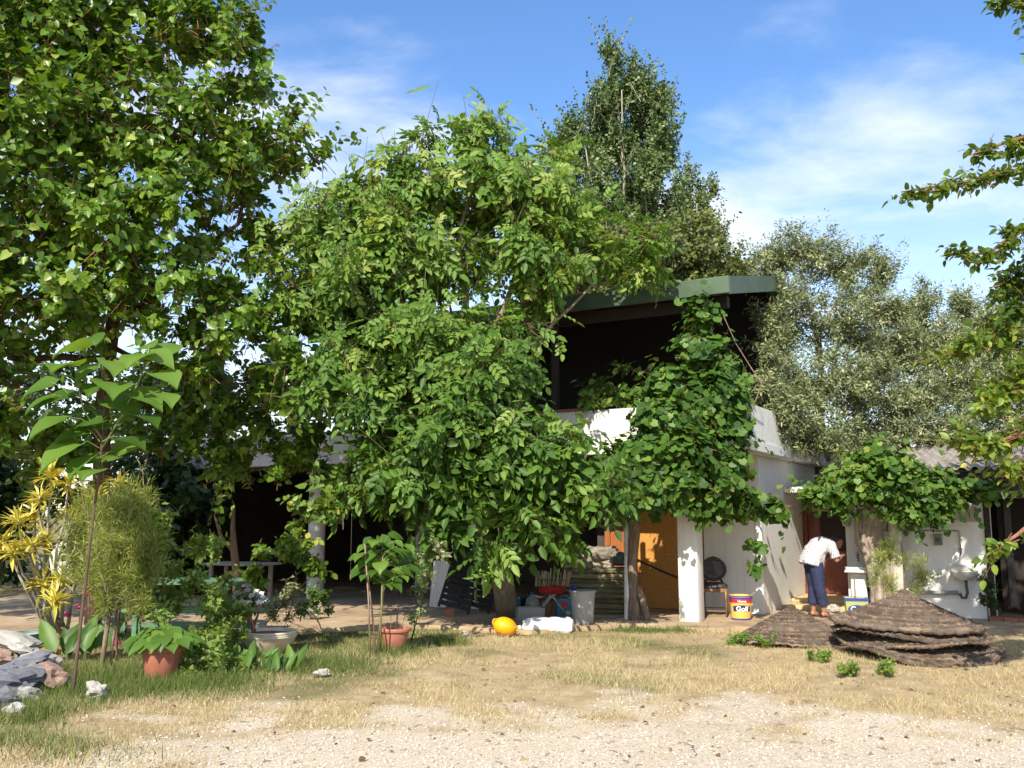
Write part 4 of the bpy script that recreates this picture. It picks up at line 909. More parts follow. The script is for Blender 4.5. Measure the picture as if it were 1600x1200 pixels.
leaf_objs(cn, blade(.16, .2, .05), items, GRN['pau'])
# weeds by the straw canopies: ferny tufts
for i, (u, v, r, lab) in enumerate([(1155,1003,18,'small ferny weed at the rim of the single straw canopy, toward the paint pail'),(1200,1008,24,'large ferny weed leaning on the front of the single straw canopy'),(1285,1030,24,'ferny weed growing between the single canopy and the stacked canopies'),(1322,1053,20,'low weed in dry grass before the stacked canopies'),(1378,1052,12,'tiny weed beside the low weed before the stacked canopies')]):
    p = G(u, v+4); random.seed(100+i)
    w = thing('ferny_weed', lab, 'weed', p, group='weeds by the straw canopies')
    s_ = PX(p.y)
    grow(w, [(p + Vector((rnd(-.6,.6)*r*s_, rnd(-.1,.1), .04+.02*k)), r*s_*.6, .10, .05) for k in range(4)], [p + Vector((0,0,-.02)), p + Vector((0,0,.05))], .005, JAG, GRN['jag'], M['greentwig'], 60, .075, 9, .042, droop=.0, up=.5, face=.4, twr=.002, branch_r=.003, trunk_name='stem')
# dark trees and hedge closing the yard behind the house
random.seed(111)
for i, (x, y, h, w, lab) in enumerate([(-13.5,25,6.4,2.8,'dark bushy tree behind the stair foot'),(-18.5,27,6.8,3.2,'dark bushy tree beyond the stair, further from the house'),(-9.0,27,6.2,2.8,'dark bushy tree behind the veranda end'),(-22.5,24,6.4,3.0,'outermost dark bushy tree beyond the stair'),(-12.6,21.0,3.6,1.6,'dark shrub filling the corner below the stair rails'),(-7.4,18.7,3.0,1.25,'dark shrub at the foot of the white stair wall')]):
    p = Vector((x, y, 0)); t = thing('bushy_tree', lab, 'tree' if h > 3 else 'shrub', p)
    bl = [(p + Vector((rnd(-1,1)*w*.7, rnd(-.5,.5)*w, h*rnd(.15,.85))), w*.5, w*.5, h*.22) for k in range(12)]
    grow(t, bl, [p + Vector((0,0,-.1)), p + Vector((0,0,h*.5))], .08, rhomb(.4), GRN['drk'], M['mul_bark'], 700, .55, 12, .19, tw_keep=.2)
# ------------------------------------------------------------------ straw canopies
def straw_mat():
    m, t, b = newmat('weathered_woven_reed'); a = attr(t, 'tint')
    c = ramp(t, a, [(0, (.035,.024,.017)), (.5, (.115,.078,.053)), (1, (.33,.24,.165))])
    n_ = tnoise(t, 3.0, 6, .7); c = tmix(t, ramp(t, n_, [(.42, (0,0,0)), (.7, (.7,)*3)]), c, (.17,.135,.105))
    t.links.new(c, b.inputs['Base Color']); b.inputs['Roughness'].default_value = .9; b.inputs['Specular IOR Level'].default_value = .2; return m
STRAW = straw_mat()
def canopy(label, c, Rr, rise, z0, sag, seed, tilt=(0, 0), hole=.03):
    root = thing('straw_canopy', label, 'straw canopy', (c[0], c[1], 0), group='straw parasol canopies on the grass')
    NR, NS, RIB = int(Rr/.0145), 184, 46
    r = np.linspace(hole, 1, NR)[:, None]; th = np.linspace(0, 2*np.pi, NS, endpoint=False)[None, :]
    g = np.random.default_rng(seed); ph = g.random(6)*6.28
    edge = 1 + .035*np.sin(3*th+ph[0]) + .02*np.sin(7*th+ph[1]) + .012*np.sin(17*th+ph[2])
    wav = sag*(np.sin(2*th+ph[3]) + .7*np.sin(3*th+ph[4]) + .35*np.sin(6*th+ph[5]))
    z = z0 + rise*(1 - r) + wav*r**3 + (tilt[0]*np.cos(th) + tilt[1]*np.sin(th))*r
    par = (np.arange(NR) % 2)[:, None]*2-1
    z = z + .011*par*np.cos(RIB*th) + .005*g.normal(size=(NR, 1)) + .003*g.normal(size=(NR, NS))
    z = np.maximum(z, .012)
    X = r*Rr*edge*np.cos(th); Y = r*Rr*edge*np.sin(th)
    tn = np.clip(.42 + .20*par*np.cos(RIB*th) + .20*g.normal(size=(NR, 1)) + .16*np.repeat(g.normal(size=(NR, NS//4)), 4, 1) + .14*np.sin(9*th+ph[1])*r + .10*np.cos(23*th)*(1-r), 0, 1)
    top = np.stack([X, Y, z], -1).reshape(-1, 3); bot = top - [0, 0, .022]
    i = np.arange(NR*NS).reshape(NR, NS); j = np.roll(i, -1, 1)
    f1 = np.stack([i[:-1], i[1:], j[1:], j[:-1]], -1).reshape(-1, 4)
    k = 4; ii = i[::k]; 
    f2 = np.stack([i[-2:-1]+NR*NS, j[-2:-1]+NR*NS, j[-1:]+NR*NS, i[-1:]+NR*NS], -1).reshape(-1, 4)
    f3 = np.stack([i[-1:], i[-1:]+NR*NS, j[-1:]+NR*NS, j[-1:]], -1).reshape(-1, 4)
    F = np.concatenate([f1, f2, f3]); V = np.concatenate([top, bot])
    me = np_mesh('weave', V, F.ravel(), np.full(len(F), 4), np.concatenate([tn.ravel(), tn.ravel()*.6])); me.materials.append(STRAW)
    o = bpy.data.objects.new('weave', me); COL.objects.link(o); o.parent = root
    mb = MB()
    for q in range(70):                          # loose reed ends along the rim
        a = g.random()*6.28; jx = int(a/6.283*NS) % NS; p = Vector(top[(NR-1)*NS+jx]); d = Vector((math.cos(a+g.normal()*.7), math.sin(a+g.normal()*.7), g.normal()*.25)).normalized()
        mb.cur = float(g.random()); L = .03+.07*g.random(); e = p + d*L; e.z = max(e.z, .008); mb.tube([p - d*.05, e], [.004,.002], 4)
    mb.build('loose_reed', STRAW, root, local=True, fixn=False)['kind'] = 'stuff'
    mb = MB(); mb.cur = .6
    for q in range(RIB//2):                      # radial ribs
        a = 6.283*q/(RIB//2); jx = int(a/6.283*NS) % NS
        mb.tube([Vector(top[s_*NS+jx]) + Vector((0,0,.004)) for s_ in range(0, NR, 6)], .006, 4)
    mb.build('rib', STRAW, root, local=True, fixn=False)['kind'] = 'stuff'
    mb = MB(); mb.cur = .3; mb.lathe([(.07, z0+rise-.025), (.06, z0+rise+.005), (.035, z0+rise+.018), (0.0005, z0+rise+.02)], 12, wob=.06); mb.build('crown_ring', STRAW, root, local=True)
    return root
canopy('single flat straw canopy lying on the grass beside the stack', P(1237, 985, 12.25), .76, .41, .03, .018, 1, (.01,-.012))
cs = P(1425, 985, 11.1)
canopy('lowest straw canopy of the stack, its rim buckled on the grass', (cs.x+.02, cs.y-.05), .90, .30, .07, .045, 2, (.0,.0))
canopy('second straw canopy up in the stack, with a drooping wavy rim', (cs.x+.0, cs.y), .85, .30, .19, .030, 3, (.02,-.01))
canopy('third straw canopy up in the stack, just under the topmost', (cs.x-.03, cs.y+.02), .83, .30, .27, .018, 4, (-.02,.0))
canopy('topmost straw canopy of the stack, with pointed tip', (cs.x-.05, cs.y+.03), .82, .36, .355, .014, 5, (-.015,.01))

# ------------------------------------------------------------------ text
def text_mesh(s, size, bold=.0, shear=0.0):
    cu = bpy.data.curves.new('lettering', 'FONT'); cu.body = s; cu.size = size; cu.align_x = 'CENTER'; cu.align_y = 'CENTER'; cu.offset = bold; cu.shear = shear; cu.resolution_u = 3
    o = bpy.data.objects.new('lettering', cu); COL.objects.link(o); bpy.context.view_layer.update()
    me = bpy.data.meshes.new_from_object(o.evaluated_get(bpy.context.evaluated_depsgraph_get())); bpy.data.objects.remove(o); bpy.data.curves.remove(cu); return me
def flat(name, c, rough=.4): return dif(name, c, tuple(x*.88 for x in c), 5, rough, .03)
BLUE = flat('blue_plastic', (.035,.06,.30)); RED = flat('red_print', (.55,.02,.03)); YEL = flat('yellow_print', (.80,.48,.10)); NAVY = flat('navy_print', (.02,.025,.12)); WHT = flat('white_print', (.82,.82,.80)); GRN_P = flat('pale_green_print', (.38,.42,.16))
def place_text(parent, me, fn, mat):
    for v in me.vertices: v.co = fn(v.co.x, v.co.y)
    me.materials.clear(); me.materials.append(mat); o = bpy.data.objects.new('lettering', me); COL.objects.link(o); o.parent = parent; return o

# round paint pail
p = G(1158, 968, .05); pail = thing('paint_pail', 'round yellow paint pail marked Golf beside the chair', 'pail', p, rz=R(-6))
Hh, r0, r1 = .36, .140, .170
rad = lambda z: r0 + (r1-r0)*z/Hh
def band(name, z0, z1, mat, ex=0.0, parent=pail):
    mb = MB(); mb.lathe([(rad(z0)+ex, z0), (rad(z1)+ex, z1)], 40); me = mb
    me.f = [f for f in me.f if len(f) == 4]; return mb.build(name, mat, parent, smooth=True, local=True)
mb = MB(); mb.lathe([(r0-.004,0),(r0,.004),(rad(.30),.30),(r1,.335),(r1+.004,.34),(r1+.004,.36),(r1-.01,.362),(r1-.012,.33),(0.001,.325)], 40); body = mb.build('bucket', YEL, pail, smooth=True, local=True, auto=40)
band('base_band', .005, .028, BLUE, .002); band('red_band', .255, .308, RED, .002); band('rim_band', .309, .342, BLUE, .0035); lid = band('rim', .342, .359, BLUE, .0055)
def cyl(z, ex): return lambda x, y: Vector((math.sin(x/rad(z))*(rad(z+y)+ex), -math.cos(x/rad(z))*(rad(z+y)+ex), z+y))
mb = MB(); n_ = 24; vs = []
for j in range(n_+1):
    x = -.135 + .27*j/n_; arch = .018*math.cos(x*11)
    for yy in (-.038, .040): vs.append(cyl(.165, .003)(x, yy + arch*(1 if yy > 0 else .6)))
mb.add(vs, [(2*j, 2*j+2, 2*j+3, 2*j+1) for j in range(n_)]); mb.build('banner', NAVY, pail, local=True, fixn=False)
place_text(pail, text_mesh('Golf', .10, .003), cyl(.168, .007), WHT)
place_text(pail, text_mesh('Home', .05, .001), cyl(.280, .006), WHT)
mb = MB(); mb.tube([(math.sin(a)*(r1+.006), -abs(math.cos(a))*.02-.0, .33-.02*math.cos(a)) for a in np.linspace(-1.57, 1.57, 9)], .003, 5); 
# square pail with a stick by the basin
p = P(1338, 962, 14.55); p.z = .05; sq = thing('square_pail', 'square pale green and blue paint pail marked Golf, under the wash basin', 'pail', p, rz=R(-14))
mb = MB(); w0, w1, hh = .135, .165, .30
vs = [(sx*w0, sy*w0, 0) for sx, sy in ((-1,-1),(1,-1),(1,1),(-1,1))] + [(sx*w1, sy*w1, hh) for sx, sy in ((-1,-1),(1,-1),(1,1),(-1,1))] + [(sx*(w1-.012), sy*(w1-.012), hh) for sx, sy in ((-1,-1),(1,-1),(1,1),(-1,1))] + [(sx*w0*.98, sy*w0*.98, .03) for sx, sy in ((-1,-1),(1,-1),(1,1),(-1,1))]
fq = [(3,2,1,0)] + [(a+o, (a+1) % 4+o, (a+1) % 4+o+4, a+o+4) for o in (0, 4, 8) for a in range(4)] + [(12,13,14,15)]
mb.add([Vector(v) for v in vs], fq); mb.build('bucket', GRN_P, sq, local=True)
mb = MB()
for a, b_ in (((-w1-.008,-w1-.008,hh-.035),(w1+.008,-w1-.001,hh+.005)), ((-w1-.008,w1+.001,hh-.035),(w1+.008,w1+.008,hh+.005)), ((-w1-.008,-w1,hh-.034),(-w1-.001,w1,hh+.004)), ((w1+.001,-w1,hh-.034),(w1+.008,w1,hh+.004))): mb.box(a, b_)
mb.build('rim', BLUE, sq, local=True)
sqf = lambda z, ex: (lambda x, y: Vector((x, -(w0+(w1-w0)*(z+y)/hh)-ex, z+y)))
mb = MB(); vs = [sqf(.14,.003)(.13*math.cos(a), .062*math.sin(a)) for a in np.linspace(0, 6.283, 20, endpoint=False)]; mb.add(vs, [tuple(range(20))]); mb.build('banner', BLUE, sq, local=True, fixn=False)
place_text(sq, text_mesh('Golf', .105, .003), sqf(.14, .006), WHT)
mb = MB(); q = p + Vector((.02,.05,.03)); mb.tube([q, q + Vector((.03,.10,.55))], [.014,.012], 7); tag(mb.build('stir_stick', M['stick'], smooth=True), 'weathered stick standing in the square green pail', 'stick')

# ------------------------------------------------------------------ chair
p = G(1116, 962, .05); ch = thing('dining_chair', 'worn oval-back dining chair with black leather seat and thin wooden legs', 'chair', p, rz=R(-14))
WOOD = dif('scuffed_chair_wood', (.34,.17,.075), (.16,.07,.03), 9, .6, .3, stretch=(4,4,1)); LEA = dif('cracked_black_leather', (.018,.018,.022), (.07,.06,.055), 12, .45, .3); DWOOD = dif('dark_carved_wood', (.09,.04,.022), (.05,.022,.014), 7, .5, .3)
for sx in (-1, 1):
    mb = MB(); mb.tube([(sx*.19,-.20,.40),(sx*.19,-.20,.30),(sx*.195,-.205,.0)], [.022,.020,.014], 8); mb.build('leg', WOOD, ch, smooth=True, local=True)
    mb = MB(); mb.tube([(sx*.17,.19,.45),(sx*.175,.20,.25),(sx*.185,.25,.0)], [.020,.020,.015], 8); mb.build('leg', DWOOD, ch, smooth=True, local=True)
    mb = MB(); mb.tube([(sx*.195,-.19,.07),(sx*.185,.24,.08)], .009, 6); mb.build('stretcher', WOOD, ch, local=True)
mb = MB(); mb.tube([(-.19,-.20,.09),(.19,-.20,.09)], .009, 6); mb.tube([(-.18,.24,.10),(.18,.24,.10)], .009, 6); mb.build('stretcher', WOOD, ch, local=True)
mb = MB(); mb.bbox((-.205,-.22,.375),(.205,-.185,.43),.008); mb.bbox((-.20,-.184,.376),(-.17,.20,.428),.006); mb.bbox((.17,-.184,.376),(.20,.20,.428),.006); mb.build('seat_rail', WOOD, ch, local=True)
mb = MB(); prof = []; vs = []
for i, (k, z) in enumerate([(1.0,.43),(1.03,.445),(1.0,.475),(.85,.497),(.5,.507),(.02,.51)]):
    for j in range(28):
        a = 6.283*j/28; e = 4 if abs(math.cos(a)) > 0 else 4
        cx_ = math.copysign(abs(math.cos(a))**.55, math.cos(a)); sy_ = math.copysign(abs(math.sin(a))**.55, math.sin(a)); vs.append(Vector((cx_*.215*k, sy_*.215*k - .005, z + .006*math.sin(5*a+i))))
mb.add(vs, [(i*28+j, i*28+(j+1) % 28, (i+1)*28+(j+1) % 28, (i+1)*28+j) for i in range(5) for j in range(28)] + [tuple(range(27,-1,-1)), tuple(range(140,168))]); mb.build('seat', LEA, ch, smooth=True, local=True)
ov = lambda a, k, y=0: Vector((.185*k*math.cos(a), .215 + .10*(.70+.165*k*math.sin(a)-.55) + y, .70 + .165*k*math.sin(a)))
mb = MB(); ring = [ov(a, 1) for a in np.linspace(0, 6.283, 33)]; mb.tube(ring, [.022+.006*(abs(i-8) < 3) for i in range(33)], 8, cap=False); mb.build('back_frame', DWOOD, ch, smooth=True, local=True)
mb = MB(); vs = [ov(a, k, -.012 if k < .5 else 0) for k in (.98,.6,.05) for a in np.linspace(0, 6.283, 24, endpoint=False)]; mb.add(vs, [(i*24+j, i*24+(j+1) % 24, (i+1)*24+(j+1) % 24, (i+1)*24+j) for i in range(2) for j in range(24)] + [tuple(range(48,72))]); mb.add([v + Vector((0,.02,0)) for v in vs], [(i*24+j, (i+1)*24+j, (i+1)*24+(j+1) % 24, i*24+(j+1) % 24) for i in range(2) for j in range(24)]); mb.build('back_pad', LEA, ch, local=True, fixn=False)
mb = MB(); mb.tube([ov(1.57+d, 1.12) for d in (-.35,-.15,0,.15,.35)], [.008,.014,.02,.014,.008], 7); mb.build('crest', DWOOD, ch, smooth=True, local=True)
for sx in (-1, 1):
    mb = MB(); mb.tube([(sx*.165,.20,.44), ov(-1.0 if sx > 0 else -2.14, 1)], [.02,.017], 7); mb.build('back_support', DWOOD, ch, smooth=True, local=True)

# ------------------------------------------------------------------ mats, sacks, bin
MATC = [dif('olive_canvas_%d' % k, c, tuple(x*.62 for x in c), 4, .9, .4, 25) for k, c in enumerate([(.20,.19,.10),(.24,.21,.12),(.17,.165,.095),(.29,.25,.14)])]
def pillow(mb, c, sx, sy, sz, rot, seed, pw=.35, lump=.06):
    bm = bmesh.new(); bmesh.ops.create_cube(bm, size=2.0); bmesh.ops.subdivide_edges(bm, edges=bm.edges[:], cuts=7, use_grid_fill=True); bm.verts.index_update(); vs = []
    m = Matrix.Translation(c) @ Matrix.Rotation(rot, 4, 'Z')
    for v in bm.verts:
        x, y, z = v.co; ed = max(abs(x), abs(y)); zz_ = z*(1-max(0, ed-.6)**2*pw*6)
        l = math.sqrt(x*x+y*y+z*z); rn = .86 + .14/max(l, .5)
        k = 1 + lump*noise.noise(Vector((x*2+seed, y*2, z*2+seed*.3)))
        vs.append(m @ Vector((x*sx*rn*k, y*sy*rn*k, zz_*sz*k + lump*.8*sz*noise.noise(Vector((x*3, y*3, seed))))))
    mb.add(vs, [[v.index for v in f.verts] for f in bm.faces]); bm.free()
base = P(934, 957, 15.35); ordn = ['lowest','second','third','fourth','fifth','sixth','seventh','eighth','ninth']
z = .055
for k in range(9):
    h = .078 + .014*((k*5) % 3 - 1); mb = MB(); c = Vector((base.x + rnd(-.03,.03), base.y, z + h/2)); pillow(mb, c, .52, .30, h/2+.012, YAW*.5 + rnd(-.05,.05), k*3.7, .55, .16)
    o = mb.build('folded_mat', MATC[k % 4], smooth=True); o['group'] = 'folded canvas mats in one stack'
    tag(o, f'{ordn[k]} folded canvas mat counting up from the ground in the mat stack', 'mat'); z += h
sackm = [dif('dusty_sack', (.34,.29,.22), (.20,.17,.13), 5, .95, .5, 20), dif('teal_tarp', (.07,.12,.13), (.05,.08,.09), 5, .8, .4), dif('pale_sack', (.42,.36,.29), (.27,.23,.19), 5, .95, .5, 20)]
for i, (dx, dz, sx, sz, mt, lab) in enumerate([(-.30,.09,.24,.10,0,'lumpy grey-brown sack at the left end of the mat stack top'.replace('left end','far end')),(.02,.08,.24,.085,2,'pale folded sack lying flat on top of the canvas mats'),(.06,.24,.22,.11,0,'grey-brown sack tied with a cord, heaped over the pale sack'),(.33,.15,.14,.10,1,'dark teal bundle on the canvas mats next to the orange board'),(-.12,.21,.16,.09,2,'crumpled pale sack between the heaped sacks')]):
    mb = MB(); c = Vector((base.x+dx, base.y+rnd(-.05,.05), z+dz-.01)); pillow(mb, c, sx, .2, sz, rnd(-.4,.4), i*5.1+2, .3, .28)
    o = mb.build('old_sack', sackm[mt], smooth=True); tag(o, lab, 'sack', 'sacks on the mat stack')
BIN = dif('grey_plastic', (.36,.36,.34), (.30,.30,.285), 3, .5, .05)
p = G(911, 974, .05); bn = thing('waste_bin', 'tall plain grey plastic bin before the folded mats', 'bin', p)
mb = MB(); mb.lathe([(.145,0),(.15,.01),(.178,.43),(.19,.435),(.192,.47),(.18,.472),(.172,.45),(.14,.02),(.001,.02)], 36); mb.build('bin_body', BIN, bn, smooth=True, local=True, auto=40)
mb = MB(); mb.lathe([(.193,.445),(.199,.45),(.199,.465),(.193,.47)], 36); mb.build('rim', BIN, bn, smooth=True, local=True)
mb = MB(); pp = p + Vector((-.13,.03,.455)); mb.ico(pp + Vector((0,0,.045)), .05, 2, .35, (1.1,.9,.8), 3.0); tag(mb.build('blue_cloth', flat('blue_cloth', (.02,.03,.22), .8), smooth=True), 'crumpled dark blue cloth on the rim of the grey bin', 'cloth')

# ------------------------------------------------------------------ folding frame with reed bundle
p = P(862, 972, 14.35); p.z = .05
fr = thing('folding_frame', 'crossed-leg metal folding frame carrying the rolled reeds', 'frame', p)
for y in (-.14, .16):
    for sx in (-1, 1):
        mb = MB(); mb.tube([p + Vector((sx*.27, y, 0)), p + Vector((sx*.02, y+.012*sx, .33)), p + Vector((-sx*.16, y+.012*sx, .46))], .013, 7); mb.build('leg', M['steel'], fr, smooth=True)
for sx in (-1, 1):
    mb = MB(); mb.tube([p + Vector((sx*.16,-.16,.46)), p + Vector((sx*.16,.18,.46))], .012, 7); mb.build('cross_bar', M['steel'], fr)
rp = thing('reed_bundle', 'rolled bundle of pale split reeds lying on the folding frame', 'reed bundle', p + Vector((0,0,.47)))
REED = dif('pale_reed', (.50,.42,.29), (.33,.27,.18), 12, .9, .3, stretch=(1,1,.2))
for k in range(30):
    a = k*2.4; rr = .13*math.sqrt(k/30); x = -.24 + k*.0165; yy = rnd(-.06,.06)
    mb = MB(); q = p + Vector((x+.0, yy, .485)); mb.tube([q, q + Vector((rnd(-.04,.06), rnd(-.03,.03), rnd(.20,.27)))], [.012,.010], 6); mb.build('reed', REED, rp, smooth=True)
mb = MB(); mb.tube([p + Vector((-.26,-.10,.60)), p + Vector((0,-.115,.59)), p + Vector((.27,-.10,.58))], .006, 5); mb.tube([p + Vector((-.26,.08,.60)), p + Vector((.27,.08,.58))], .006, 5); mb.build('binding', M['twig'], rp)
mb = MB(); pillow(mb, p + Vector((.0,-.17,.45)), .17, .06, .05, .1, 4.4, .3, .5); tag(mb.build('red_net', dif('red_net', (.38,.02,.02), (.20,.01,.01), 30, .9, .5), smooth=True), 'crumpled red netting hanging on the folding frame', 'netting')

# ------------------------------------------------------------------ tins and clutter beside the trunk
TEAL = dif('teal_tin', (.02,.22,.34), (.015,.16,.26), 4, .35, .05)
def tin(u, v, Y, w, h, label):
    q = P(u, v, Y); q.z = .05; t = thing('metal_tin', label, 'tin', q, rz=R(rnd(-12,8)), group='teal tins by the folding frame')
    mb = MB(); mb.bbox((-w/2,-w*.3,0),(w/2,w*.3,h),.012); mb.build('can', TEAL, t, local=True)
    mb = MB(); mb.tube([(-w*.22,0,h-.004),(-w*.2,0,h+.035),(w*.2,0,h+.035),(w*.22,0,h-.004)], .006, 6); mb.build('handle', M['steel'], t, local=True)
    mb = MB(); mb.lathe([(.018,h-.002),(.018,h+.018),(.001,h+.019)], 12, Matrix.Translation((w*.33,0,0))); mb.build('cap', M['steel'], t, smooth=True, local=True, auto=40)
    mb = MB(); e = [Vector((w*.26*math.cos(a), -w*.3-.003, h*.68 + w*.2*math.sin(a))) for a in np.linspace(0, 6.283, 18, endpoint=False)]; mb.add(e, [tuple(range(18))]); mb.build('emblem', RED, t, local=True, fixn=False)
    mb = MB(); mb.add([Vector((w*.05,-w*.3-.003,h*.12)), Vector((w*.35,-w*.3-.003,h*.05)), Vector((w*.35,-w*.3-.003,h*.30)), Vector((w*.10,-w*.3-.003,h*.33))], [(0,1,2,3)]); mb.build('stripe', YEL if w > .2 else WHT, t, local=True, fixn=False)
tin(806, 957, 15.0, .16, .25, 'smaller teal metal tin with red emblem close to the leaning trunk')
tin(882, 962, 14.8, .24, .27, 'larger teal metal tin with handle between the frame legs and the grey bin')
GLASS, t_, b_ = newmat('cloudy_plastic'); b_.inputs['Base Color'].default_value = (.55,.55,.5,1); b_.inputs['Roughness'].default_value = .3; b_.inputs['Transmission Weight'].default_value = .55
q = P(832, 962, 14.8); q.z = .05; t = thing('water_bottle', 'large cloudy plastic water bottle behind the folding frame', 'bottle', q)
mb = MB(); mb.lathe([(.10,0),(.11,.01),(.11,.10),(.105,.11),(.11,.12),(.11,.22),(.09,.27),(.03,.31),(.028,.35),(.001,.352)], 24); mb.build('bottle_body', GLASS, t, smooth=True, local=True)
mb = MB(); mb.lathe([(.033,.335),(.033,.365),(.001,.366)], 14); mb.build('cap', BLUE, t, smooth=True, local=True, auto=40)
q = P(828, 974, 14.1); q.z = .05; t = thing('plastic_crate', 'low cloudy plastic crate under the folding frame', 'crate', q, rz=R(8))
mb = MB()
for a, b__ in (((-.2,-.13,0),(.2,.13,.012)), ((-.2,-.13,.0125),(-.188,.13,.2)), ((.188,-.13,.0125),(.2,.13,.2)), ((-.1875,-.13,.0125),(.1875,-.118,.199)), ((-.1875,.118,.0125),(.1875,.13,.199))): mb.box(a, b__)
mb.build('crate_wall', GLASS, t, local=True)
for k in range(6):
    mb = MB(); mb.box((-.19+.07*k,-.137,.01),(-.175+.07*k,-.131,.19)); mb.build('crate_rib', GLASS, t, local=True)
q = P(853, 962, 14.9); q.z = .05; mb = MB(); mb.bbox((q.x-.09,q.y-.07,.05),(q.x+.09,q.y+.07,.26),.02); mb.lathe([(.05,.26),(.05,.285),(.001,.286)], 14, Matrix.Translation((q.x,q.y,0))); tag(mb.build('brown_canister', dif('brown_plastic', (.25,.12,.04), (.16,.08,.03), 6, .6, .1)), 'squat brown canister behind the folding frame', 'canister')
q = P(815, 945, 15.3); q.z = .05; mb = MB(); mb.lathe([(.15,0),(.16,.02),(.22,.22),(.235,.23),(.225,.235),(.15,.03),(.001,.03)], 28, Matrix.Translation(q)); tag(mb.build('dark_basin', flat('dark_teal_plastic', (.01,.05,.07)), smooth=True, auto=40), 'deep dark teal basin behind the smaller tin', 'basin')
# leaning black slatted loungers
for i, (u, lab) in enumerate([(706, 'black slatted sun lounger leaning on its end beside the white board'), (738, 'black slatted sun lounger leaning on its end close to the walnut trunk')]):
    q = P(u, 959, 15.0 + .14*i); q.z = .05; t = thing('sun_lounger', lab, 'sun lounger', q, group='loungers leaning under the walnut')
    mm = Matrix.Rotation(R(-20), 4, 'X') @ Matrix.Rotation(R(15), 4, 'Y') @ Matrix.Translation((0,0,.07))
    for sx in (-1, 1):
        mb = MB(); mb.bbox((sx*.24-.022,-.02,0),(sx*.24+.022,.02,1.25),.006,mm); mb.build('frame_rail', M['black_plastic'], t, local=True)
    for k in range(12):
        mb = MB(); mb.bbox((-.217,-.012,.04+k*.10),(.217,.008,.115+k*.10),.004,mm); mb.build('slat', M['black_plastic'], t, local=True)
mb = MB(); q = P(702, 958, 14.75); q.z = .05; mb.bbox((q.x-.075,q.y-.05,.05),(q.x+.075,q.y+.05,.16),.006); tag(mb.build('loose_brick', M['terracotta']), 'loose red-brown block set against the leaning loungers', 'brick')
for k, (dz, w_, lab) in enumerate([(0,.17,'lower brown cardboard box beside the walnut trunk'),(.2,.15,'upper brown cardboard box stacked beside the walnut trunk')]):
    q = P(765, 958, 15.6); mb = MB(); mb.bbox((q.x-w_,q.y-.12,.05+dz+.0015),(q.x+w_,q.y+.12,.25+dz),.006); tag(mb.build('cardboard_box', dif('damp_cardboard_%d' % k, (.30,.19,.12), (.20,.12,.08), 5, .9, .2)), lab, 'box')
q = P(684, 935, 16.2); q.z = .05; mb = MB(); mm = Matrix.Translation(q) @ Matrix.Rotation(YAW, 4, 'Z') @ Matrix.Rotation(R(-9), 4, 'X'); mb.bbox((-.17,-.012,.0),(.17,.012,.78),.004,mm); tag(mb.build('leaning_board', M['white_old']), 'plain white board leaning in the veranda shade', 'board')

# ------------------------------------------------------------------ buoy, sack, stones
p = G(789, 994); by = thing('yellow_buoy', 'yellow plastic buoy with loop handles lying on the dirt edge', 'buoy', p)
mm = Matrix.Translation((0,0,.122)) @ Matrix.Rotation(R(22), 4, 'Y') @ Matrix.Rotation(R(15), 4, 'Z') @ Matrix.Scale(.86, 4)
BUOY = dif('glossy_yellow_plastic', (.85,.42,.01), (.78,.36,.01), 3, .28, .02)
mb = MB(); mb.ico((0,0,0), 1, 3, 0, (.185,.15,.138)); mb.v = [mm @ v for v in mb.v]; mb.build('float', BUOY, by, smooth=True, local=True)
mb = MB(); mb.tube([mm @ Vector((.187*math.cos(a), 0, .1405*math.sin(a))) for a in np.linspace(0, 6.283, 25)], .005, 5, cap=False); mb.build('seam', BUOY, by, smooth=True, local=True)
for s_ in (-1, 1):
    mb = MB(); mb.tube([mm @ Vector((s_*(.17+.045*math.sin(a)), 0, .05*math.cos(a)+.02)) for a in np.linspace(0, 3.14, 9)], .011, 7); mb.build('handle', BUOY, by, smooth=True, local=True)
p = G(856, 987, .0); mb = MB(); SACK = dif('white_woven_sack', (.82,.81,.78), (.70,.69,.66), 7, .8, .3, 40)
pillow(mb, p + Vector((-.13,0,.085)), .22, .15, .10, .1, 2.2, .5, .10); pillow(mb, p + Vector((.16,.02,.085)), .20, .15, .105, -.15, 7.2, .5, .10); pillow(mb, p + Vector((-.36,-.03,.045)), .09, .06, .045, .5, 5.2, .5, .25)
o = mb.build('white_sack', SACK, smooth=True); md = o.modifiers.new('weld', 'REMESH'); md.mode = 'VOXEL'; md.voxel_size = .012; md.use_smooth_shade = True
tag(o, 'slumped full white sack lying at the edge of the grass', 'sack')
STONE = [dif('grey_stone', (.33,.31,.29), (.20,.19,.18), 6, .95, .6), dif('pale_stone', (.46,.43,.39), (.32,.30,.27), 6, .95, .6), dif('slate_stone', (.17,.18,.20), (.11,.11,.13), 6, .9, .6), dif('reddish_stone', (.34,.22,.17), (.22,.14,.11), 6, .95, .6)]
def stone(name, label, p, r, sc, m, seed, group=None, rot=(0,0,0)):
    mb = MB(); mb.ico((0,0,0), r, 3, .6, sc, seed); e = Euler(rot).to_matrix(); mb.v = [e @ v for v in mb.v]
    lo = min(v.z for v in mb.v); mb.v = [v + p + Vector((0,0,-lo-.012)) for v in mb.v]; o = mb.build(name, STONE[m]); tag(o, label, 'stone', group); return o
stone('white_stone', 'white rock resting against the bushy shrub by a column', G(487,968,.05), .13, (1,.8,.9), 1, 1.2)
stone('pale_stone', 'small pale stone lying alone on the dirt before the loungers', G(727,994), .05, (1,.8,.8), 1, 2.2)
stone('pale_block', 'squared pale stone at the foot of the slender sapling', G(150,1094), .085, (1,.8,.9), 1, 3.2)
